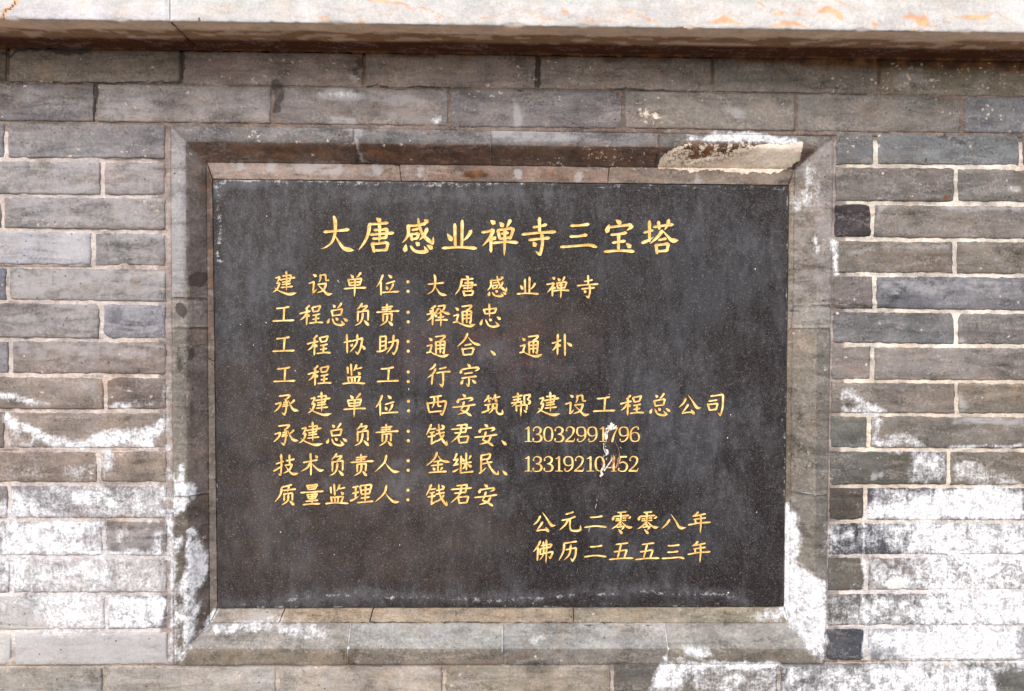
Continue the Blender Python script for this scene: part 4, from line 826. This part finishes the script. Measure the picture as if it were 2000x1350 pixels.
def add_glyph(ch, cx=None, row=None, sc=(1, 1), wsc=None, nm='character'):
    st, cx0, row0 = glyph(ch)
    if cx is None: cx = cx0
    ry = row0 if row is None else ROW[row] if row in ROW else row
    wsc = wsc or (sc[0] + sc[1]) / 2
    verts, faces, fm = [], [], []
    z = 0.0
    for si, (p, wd) in enumerate(st):
        for layer in (0, 1):
            grow = 1.7 if layer == 0 else 0.0  # lower layer is wider: the dark outline that paints the edge shade
            q = p * np.array(sc); ww = wd * wsc + grow
            if layer == 1: ww = np.maximum(ww, 0.35)
            tg = np.gradient(q, axis=0); ln = np.hypot(tg[:, 0], tg[:, 1]) + 1e-9; tg = tg / ln[:, None]
            nr = np.c_[-tg[:, 1], tg[:, 0]]
            # little rounded ends
            q = np.vstack([q[0] - tg[0] * ww[0] * 0.38, q, q[-1] + tg[-1] * ww[-1] * 0.38])
            nr = np.vstack([nr[0], nr, nr[-1]]); ww = np.r_[ww[0] * 0.45, ww, ww[-1] * 0.45]
            y0 = PY - (0.00035 + 0.000006 * si if layer == 0 else 0.00125 + 0.000012 * si)
            ridge = 0.00004 if layer == 0 else -0.00055
            b0 = len(verts)
            for k in range(len(q)):
                for sgn in (-1, 0, 1):
                    xx = q[k] + nr[k] * sgn * ww[k] / 2
                    P = at(cx + xx[0], ry + xx[1], PY)
                    verts.append((P[0], y0 - (ridge if sgn == 0 else 0), P[2]))
            for k in range(len(q) - 1):
                a = b0 + 3 * k
                for f in ((a, a + 1, a + 4, a + 3), (a + 1, a + 2, a + 5, a + 4)):
                    faces.append(f); fm.append(1 - layer)
            # skirt down to the stone so the paint has thickness
            if layer == 1:
                pass
    o = mk(nm, verts, faces, None, plaque, mats=[M_GOLD, M_EDGE], fmat=fm, smooth=False)
    return o
for ch in '大唐感业禅寺三宝塔': add_glyph(ch)
K = (.625, .60); K2 = .62
def small(ch, cx, row):
    # title characters cut again at text size
    st, cx0, row0 = glyph(ch); dy = (455.6 - 462) * K[1]
    add_glyph(ch, cx, ROW[row] + 2.0 - dy, K, K2)
for ch in '建设单位': add_glyph(ch)
for ch, x in (('大', 853), ('唐', 909.5), ('感', 970.5), ('业', 1030.5), ('禅', 1089.5), ('寺', 1147.6)): small(ch, x, 1)
for ch in '工程总负责释通忠': add_glyph(ch)
for ch, x in (('工', 554), ('程', 622.9), ('协', None), ('助', None), ('通', 855.3), ('合', None), ('、', None), ('通', 1037), ('朴', None)): add_glyph(ch, x, 3)
for ch, x in (('工', 555.4), ('程', 624.2), ('监', None), ('工', 757.5), ('行', None), ('宗', None)): add_glyph(ch, x, 4)
for ch, x in (('承', None), ('建', 624.9), ('单', 692.8), ('位', 755.6), ('西', None), ('安', None), ('筑', None), ('帮', None), ('建', 1071.3), ('设', 1127.8), ('工', 1179.5), ('程', 1234.2), ('总', 1288.6), ('公', None), ('司', None)): add_glyph(ch, x, 5)
for ch, x in (('承', 558.7), ('建', 607.6), ('总', 658), ('负', 706.2), ('责', 756), ('钱', None), ('君', None), ('安', 948.8), ('、', 984)): add_glyph(ch, x, 6)
for ch, x in (('技', None), ('术', None), ('负', 657), ('责', 707), ('人', None), ('金', None), ('继', None), ('民', None), ('、', 985.5)): add_glyph(ch, x, 7)
for ch, x in (('质', None), ('量', None), ('监', 658), ('理', None), ('人', 756.4), ('钱', 852.5), ('君', 900.4), ('安', 948.4)): add_glyph(ch, x, 8)
for ch, x in (('公', 1063.2), ('元', None), ('二', None), ('零', 1214.6), ('零', None), ('八', None), ('年', None)): add_glyph(ch, x, 9)
for ch, x in (('佛', None), ('历', None), ('二', 1162.4), ('五', 1213), ('五', None)): add_glyph(ch, x, 10)
add_glyph('三', 1314, ROW[10] - (462 - 461) * .6 + 1.0 + 0.8, (.617, .60), K2)
add_glyph('年', 1364.8, 10)
R5 = lambda v: 1000 + v / 7.4074
for s, cs, row in (('13032991796', [238, 362, 523, 677, 840, 1000, 1160, 1318, 1460, 1615, 1775], 6), ('13319210452', [238, 362, 522, 680, 815, 972, 1134, 1268, 1437, 1598, 1758], 7)):
    src = 848.5 if row == 6 else 907
    for d_, c in zip(s, cs):
        st, cx0, row0 = glyph(d_)
        add_glyph(d_, R5(c), (ROW[row] - 0.7) if row0 != ROW[row] and row == 7 else row, nm='numeral')

def add_dots(x, y1, y2, r=3.1):
    for n_, (yy) in enumerate((y1, y2)):
        verts, faces, fm = [], [], []
        for layer, rr, y0 in ((0, r + 0.8, 0.0004), (1, r, 0.00085)):
            b0 = len(verts); P = at(x, yy, PY); verts.append((P[0], PY - y0 - 0.0003, P[2]))
            for k in range(14):
                a = 2 * math.pi * k / 14; P = at(x + rr * math.cos(a), yy + rr * math.sin(a), PY); verts.append((P[0], PY - y0, P[2]))
            for k in range(14): faces.append((b0, b0 + 1 + k, b0 + 1 + (k + 1) % 14)); fm.append(1 - layer)
        mk('colon_dot', verts, faces, None, plaque, mats=[M_GOLD, M_EDGE], fmat=fm)
for x, yc in ((797, 560), (797.2, 619.5), (797.2, 676.6), (797.5, 735.8), (798, 793.2), (797.5, 851.5), (797.2, 909.2), (796.8, 966.7)): add_dots(x, yc - 9.3, yc + 9.4)

# the dried splash over the phone numbers
def splat(pts, mat, name, thick=0.0018, seed_=1, parent=plaque, y_base=None):
    """irregular lumpy run: pts = (x,y,width) along its course"""
    cv = catmull(pts, 8); rs = random.Random(seed_); verts, faces = [], []
    yb = PY - 0.0009 if y_base is None else y_base
    for i, (x, y, w_) in enumerate(cv):
        i0, i1 = max(0, i - 1), min(len(cv) - 1, i + 1); t = cv[i1][:2] - cv[i0][:2]; t = t / (np.hypot(*t) + 1e-9); n = np.array((-t[1], t[0]))
        w_ = max(0.4, w_ * (0.75 + 0.5 * rs.random()))
        for k, s in enumerate((-1, -.55, 0, .55, 1)):
            q = np.array((x, y)) + n * (s * w_ / 2 + rs.uniform(-.12, .12) * w_); P = at(q[0], q[1], yb)
            h = (0, .8, 1, .7, 0)[k] * thick * rs.uniform(.5, 1.1)
            verts.append((P[0], yb - h, P[2]))
    for i in range(len(cv) - 1):
        for k in range(4): a = i * 5 + k; faces.append((a, a + 1, a + 6, a + 5))
    return mk(name, verts, faces, mat, parent)
def chips(area, n, mat, name, rmin, rmax, seed_, label=None):
    rs = random.Random(seed_); verts, faces = [], []
    pg = wxy(area, PY); lo, hi = pg.min(0), pg.max(0); k = 0
    while k < n:
        x, z = rs.uniform(lo[0], hi[0]), rs.uniform(lo[1], hi[1]); ins = False
        for i in range(len(pg)):
            a, c = pg[i], pg[(i + 1) % len(pg)]
            if (a[1] > z) != (c[1] > z) and x < (c[0] - a[0]) * (z - a[1]) / (c[1] - a[1]) + a[0]: ins = not ins
        if not ins: continue
        k += 1; r = rs.uniform(rmin, rmax) * 0.001; b0 = len(verts); h = 0.0010 + rs.uniform(0, 0.0008)
        verts.append((x, PY - h - r * 0.25, z)); m_ = 7
        for j in range(m_):
            a = 2 * math.pi * j / m_; rr = r * rs.uniform(0.45, 1.3); verts.append((x + rr * math.cos(a), PY - h + 0.0004, z + rr * math.sin(a) * 1.4))
        for j in range(m_): faces.append((b0, b0 + 1 + j, b0 + 1 + (j + 1) % m_))
    o = mk(name, verts, faces, mat, plaque)
    if label: o['label'] = label
    return o
chips([(1181, 850), (1182, 838), (1187, 829), (1195, 826), (1203, 830), (1204, 837), (1193, 838), (1188, 845), (1187, 856), (1181, 858)], 90, M_CHALK, 'dried_splash', .7, 2.2, 5, 'white chalky splash over the first phone number')
chips([(1178, 860), (1184, 858), (1187, 885), (1184, 900), (1178, 898), (1180, 880)], 22, M_CHALK, 'splash_fleck', .4, 1.1, 6)
chips([(1188, 842), (1194, 840), (1192, 866), (1190, 880), (1186, 880)], 34, M_EDGE, 'splash_shadow_stain', .8, 2.0, 8)  # dark brown flecks beside the splash
chips([(1192, 893), (1210, 893), (1208, 912), (1194, 918)], 26, M_RUN, 'rusty_fleck', .5, 1.4, 9)
for i, (pts, mt) in enumerate(((((1192, 840, 3), (1199, 836, 5), (1204, 834, 2)), M_CHALK), (((1180, 866, 1), (1179, 876, 1.2), (1182, 884, 1)), M_CHALK), (((1184, 878, 2), (1186, 883, 6), (1184, 890, 1.5)), M_CHALK), (((1192, 846, 2.5), (1190, 858, 4), (1192, 870, 1)), M_EDGE),
                              (((1201, 862, .8), (1209, 880, 1), (1208, 905, 1.2)), M_RUN), (((1194, 890, 1), (1193, 900, 1), (1185, 912, 2), (1180, 920, 3)), M_CHALK), (((1198, 888, 1.5), (1197, 906, 2), (1194, 914, 1.5)), M_RUN), (((1207, 895, 1.5), (1206, 908, 3), (1200, 915, 1.5)), M_RUN), (((1174, 895, 1), (1178, 905, 2), (1177, 913, 1.5)), M_RUN),
                              (((1181, 906, 1.5), (1178, 914, 4.5), (1174, 920, 3), (1176, 926, 5), (1173, 930, 4), (1172, 931, 3)), M_CHALK), (((1175, 933, .5), (1173, 941, .35), (1172, 948, .3)), M_RUN), (((1166, 974, 2), (1166, 979, 3)), M_RUN), (((1165, 984, .8), (1163, 993, .9)), M_CHALK),
                              (((1151, 1032, 1.2), (1150, 1040, .6)), M_CHALK), (((1129, 1110, .5), (1126, 1120, .4)), M_RUN), (((1211, 873, 1), (1214, 876, 1)), M_CHALK), (((659, 547, 1), (661, 550, 2), (662, 552, 1)), M_CHALK), (((798, 758, 1), (798.5, 762, 1.6)), M_CHALK))):
    splat(list(pts), mt, 'splash_drip', 0.0008, seed_=30 + i)
for x, y in ((1427, 810), (1421, 855), (1478, 1000), (548, 1039), (781, 1064), (653, 1083), (520, 630), (470, 634), (1190, 770), (521, 422), (495, 674), (577, 724)):
    splat([(x - .9, y, 1.2), (x, y + .3, 2.2), (x + .9, y, 1.2)], M_CHALK, 'paint_speck', 0.0006, seed_=int(x))

# ------------------------------------------------------------------ cornice above
cornice = tag(empty('stone_cornice', (0.0, -0.1, 0.55)), 'pale whitewashed stone ledge projecting over the top of the brick wall', 'cornice')
CP = 0.125
PAINT_W = PAINT; PAINT = []
Yc = -CP
O_ = [([(0, 0), (330, 0), (330, 10), (0, 10)], 0)]
for pts in ([(710, -3), (770, 5), (790, 10), (806, 22), (795, 20), (785, 12), (760, 8), (720, 4)], [(1098, 25), (1108, 22), (1118, 28), (1112, 31)], [(1140, 32), (1155, 30), (1150, 42), (1180, 42), (1160, 49), (1125, 48), (1148, 44)],
            [(1370, 47), (1400, 38), (1418, 29), (1430, 37), (1460, 47), (1400, 47)], [(1595, 22), (1612, 8), (1620, 16), (1640, 24), (1646, 40), (1635, 40), (1625, 28)], [(1618, -2), (1640, 5), (1670, 17), (1650, 14)],
            [(1752, 33), (1780, 26), (1795, 36), (1805, 25), (1815, 50), (1790, 52), (1790, 40), (1765, 36)], [(1865, 34), (1890, 28), (1935, 27), (1945, 26), (1930, 36), (1890, 41), (1870, 36)], [(1700, 48), (1708, 40), (1720, 48), (1710, 51)],
            [(1548, 25), (1562, 20), (1568, 27), (1555, 30)], [(1508, 24), (1530, 22), (1528, 30), (1512, 30)], [(1220, 22), (1228, 16), (1238, 22), (1230, 27)], [(620, 35), (645, 35), (640, 42), (622, 40)], [(1470, 0), (1484, 0), (1500, 12), (1490, 12)], [(1500, 47), (1530, 44), (1560, 46), (1580, 55), (1500, 52)]):
    poly('brown', 1.0, pts, 3.5, Yc)
for pts in ([(806, 21), (830, 18), (850, 26), (880, 36), (890, 46)], [(930, 32), (950, 35), (960, 30), (1000, 31), (1020, 25), (1030, 16), (1040, 28), (1070, 36), (1100, 40)], [(1068, 36), (1050, 50), (1042, 56)], [(850, 26), (860, 32), (845, 42)],
            [(1110, 29), (1150, 32), (1180, 30), (1200, 17), (1240, 24), (1270, 38), (1290, 50)], [(1160, 46), (1200, 42), (1215, 34), (1245, 32), (1280, 46)], [(1645, 8), (1660, 15), (1680, 20)], [(1780, 58), (1800, 52), (1830, 50), (1850, 40), (1866, 34)], [(1945, 28), (1965, 36), (1975, 40)], [(1330, 53), (1360, 50), (1372, 47)], [(1535, 8), (1575, 18)]):
    line('brown', .85, pts, 0.9, 1.6, Yc); line('dark', .5, pts, 0.3, 1.2, Yc)
for pts in ([(31, -2), (28, 8), (10, 18), (3, 30), (4, 38)],): line('brown', 1.2, pts, 4, 3, Yc); line('dark', .9, pts, 2, 2, Yc)
poly('pale', 1, [(35, -2), (52, -2), (44, 20), (45, 38), (8, 38), (12, 22)], 5, Yc); blob('pale', .9, 448, 18, 26, 16, 0, Yc); blob('brown', .35, 448, 18, 22, 13, 0, Yc); blob('pale', .8, 350, 22, 16, 26, 0, Yc); blob('pale', .7, 335, 8, 30, 12, 0, Yc); line('dark', .9, [(386, 33), (388, 40)], 1.5, 2, Yc)
poly('brown', .7, [(690, 42), (700, 36), (715, 37), (725, 45), (712, 50), (695, 48)], 4, Yc); poly('brown', .5, [(590, -2), (638, -2), (630, 5), (600, 4)], 3, Yc)
# brown stain and painted-in shade on the underside, laid out along x in wall coordinates as strips of depth
def fascia_pt(x): return 38 + 27 * x / 2000
def cornice_slab(xa, xb, tint, sd_):
    """cross-section: fascia (front) down to arris, underside back to the wall; x from photo"""
    xa_ = at(xa, fascia_pt(xa), Yc)[0]; xb_ = at(xb, fascia_pt(xb), Yc)[0]
    L = xb_ - xa_; nl = int(L / 0.004); verts, und = [], []
    prof = [('f', t) for t in np.linspace(0, 1, 26)] + [('u', t) for t in np.linspace(0.02, 1, 24)]
    for i in range(nl + 1):
        x = xa_ + L * i / nl
        px = xa + (xb - xa) * i / nl
        zb = at(px, fascia_pt(px), Yc)[2]; ed = min(i, nl - i) * L / nl
        for kd, t in prof:
            q = Vector((x * 40, t * 5 + (3 if kd == 'u' else 0), sd_))
            n = mnoise.noise(q) * 0.0012 + mnoise.noise(q * 0.3) * 0.0015
            if kd == 'f':
                z = zb + 0.085 * (1 - t); ch = 0.0075 * max(0, mnoise.noise(Vector((x * 16, 3, sd_))) - 0.18) + 0.003 * max(0, mnoise.noise(Vector((x * 70, 9, sd_)))); z += ch * t ** 6; y = Yc + n * 0.8 + (0.0015 + ch * 0.6 if t == 1 else 0)
                if ed < 0.003: y += 0.004 * (1 - ed / 0.003)
            else:
                y = Yc + (CP + 0.02) * t; z = zb + n * 0.7 + (0.0015 if t < 0.03 else 0) - 0.004 * t
                if ed < 0.003: z += 0.004 * (1 - ed / 0.003)
            verts.append((x, y, z)); und.append(kd == 'u')
    m_ = len(prof)
    faces = [(i * m_ + k, i * m_ + k + 1, (i + 1) * m_ + k + 1, (i + 1) * m_ + k) for i in range(nl) for k in range(m_ - 1)]
    b0 = len(verts)
    for i in range(nl + 1):
        v = verts[i * m_]; verts.append((v[0], CP * 0.16, v[2])); und.append(False)
    for i in range(nl):
        faces.append((i * m_, (i + 1) * m_, b0 + i + 1, b0 + i)); faces.append((i * m_ + m_ - 1, b0 + i, b0 + i + 1, (i + 1) * m_ + m_ - 1))
    faces.append(tuple(range(m_)) + (b0,)); faces.append(tuple(nl * m_ + k for k in range(m_ - 1, -1, -1)) + (b0 + nl,))
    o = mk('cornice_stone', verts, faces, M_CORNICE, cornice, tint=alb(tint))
    me = o.data; ta = me.color_attributes['tint']; wa = me.color_attributes['wear']; w2 = me.color_attributes['wear2']
    n = len(verts); A = np.zeros(n * 4, np.float32); B = A.copy(); D = A.copy()
    ta.data.foreach_get('color', A); wa.data.foreach_get('color', B); w2.data.foreach_get('color', D)
    A = A.reshape(-1, 4); B = B.reshape(-1, 4); D = D.reshape(-1, 4)
    ca, cb, cc_ = np.array(alb((236, 208, 180))), np.array(alb((160, 124, 94))), np.array(alb((84, 46, 24)))  # tan front to dark brown back: stain with shade painted in
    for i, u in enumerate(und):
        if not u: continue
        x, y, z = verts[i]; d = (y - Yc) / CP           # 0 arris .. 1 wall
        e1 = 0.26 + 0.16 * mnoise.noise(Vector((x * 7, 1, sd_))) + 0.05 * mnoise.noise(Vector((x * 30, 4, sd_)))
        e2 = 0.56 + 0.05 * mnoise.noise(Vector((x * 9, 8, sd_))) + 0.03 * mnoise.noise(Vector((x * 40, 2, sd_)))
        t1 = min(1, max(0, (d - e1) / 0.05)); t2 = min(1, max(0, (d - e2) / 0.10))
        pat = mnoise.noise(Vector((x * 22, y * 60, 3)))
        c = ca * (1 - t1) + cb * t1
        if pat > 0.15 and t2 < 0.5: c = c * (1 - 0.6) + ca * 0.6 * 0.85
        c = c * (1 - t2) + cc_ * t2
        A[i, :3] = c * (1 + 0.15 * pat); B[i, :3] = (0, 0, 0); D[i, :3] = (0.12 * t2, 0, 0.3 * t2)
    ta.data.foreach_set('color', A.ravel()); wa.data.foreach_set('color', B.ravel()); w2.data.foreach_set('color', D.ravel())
    return o
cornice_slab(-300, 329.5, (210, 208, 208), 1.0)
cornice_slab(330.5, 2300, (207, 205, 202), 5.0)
PAINT = PAINT_W
# rough bed of brown mortar under the ledge, against the wall
def fillet(xa, xb):
    nl = 520; verts = []; ns_ = 9
    for i in range(nl + 1):
        px = xa + (xb - xa) * i / nl
        top = at(px, jy(0, px) - 14, 0)  # near the ledge
        low = at(px, jy(0, px) + 3, 0)
        x = low[0]
        for k in range(ns_ + 1):
            t = k / ns_
            q = Vector((x * 45, t * 3, 4.2)); n = mnoise.noise(q) * 0.0035 + mnoise.noise(q * 3) * 0.0012
            zl = low[2] + mnoise.noise(Vector((x * 30, 1, 1))) * 0.003 + 0.003 * mnoise.noise(Vector((x * 90, 1, 1)))
            a = t * math.pi / 2
            y = -0.032 * (1 - math.sin(a)) - 0.0015; z = zl + 0.026 * (1 - math.cos(math.pi / 2 - a)) if False else zl + 0.030 * (1 - math.sin(a)) ** 0.7
            verts.append((x, y + n * (1 - t), z + n * (1 - t) * 0.3))
        verts.append((x, 0.03, low[2] + 0.034)); verts.append((x, 0.03, low[2] - 0.001))
    m_ = ns_ + 3
    faces = [(i * m_ + k, (i + 1) * m_ + k, (i + 1) * m_ + (k + 1) % m_, i * m_ + (k + 1) % m_) for i in range(nl) for k in range(m_)]
    faces = [tuple(reversed(f)) for f in faces]
    faces += [tuple(range(m_)), tuple(nl * m_ + k for k in range(m_ - 1, -1, -1))]
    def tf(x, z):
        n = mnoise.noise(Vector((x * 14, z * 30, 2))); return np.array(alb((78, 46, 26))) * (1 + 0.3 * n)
    return mk('bed_mortar', verts, faces, M_MORTAR, cornice, tintfn=tf)
fillet(-320, 2320)

# ------------------------------------------------------------------ ground (unseen sheet, added to bounce warm light up under the ledge)
m, nt, b = newmat('stone_paving'); T = NT(nt)
nt.links.new(T.mix(T.step(T.noise(T.pos(), 3, 8, 0.65), 0.35, 0.65), (0.30, 0.26, 0.22), (0.41, 0.37, 0.32)), b.inputs['Base Color']); b.inputs['Roughness'].default_value = 0.9
g = mk('ground', [(-60, 0.3, -1.3), (-60, -60, -1.3), (60, -60, -1.3), (60, 0.3, -1.3)], [(0, 1, 2, 3)], m, smooth=False)
tag(g, kind='structure')
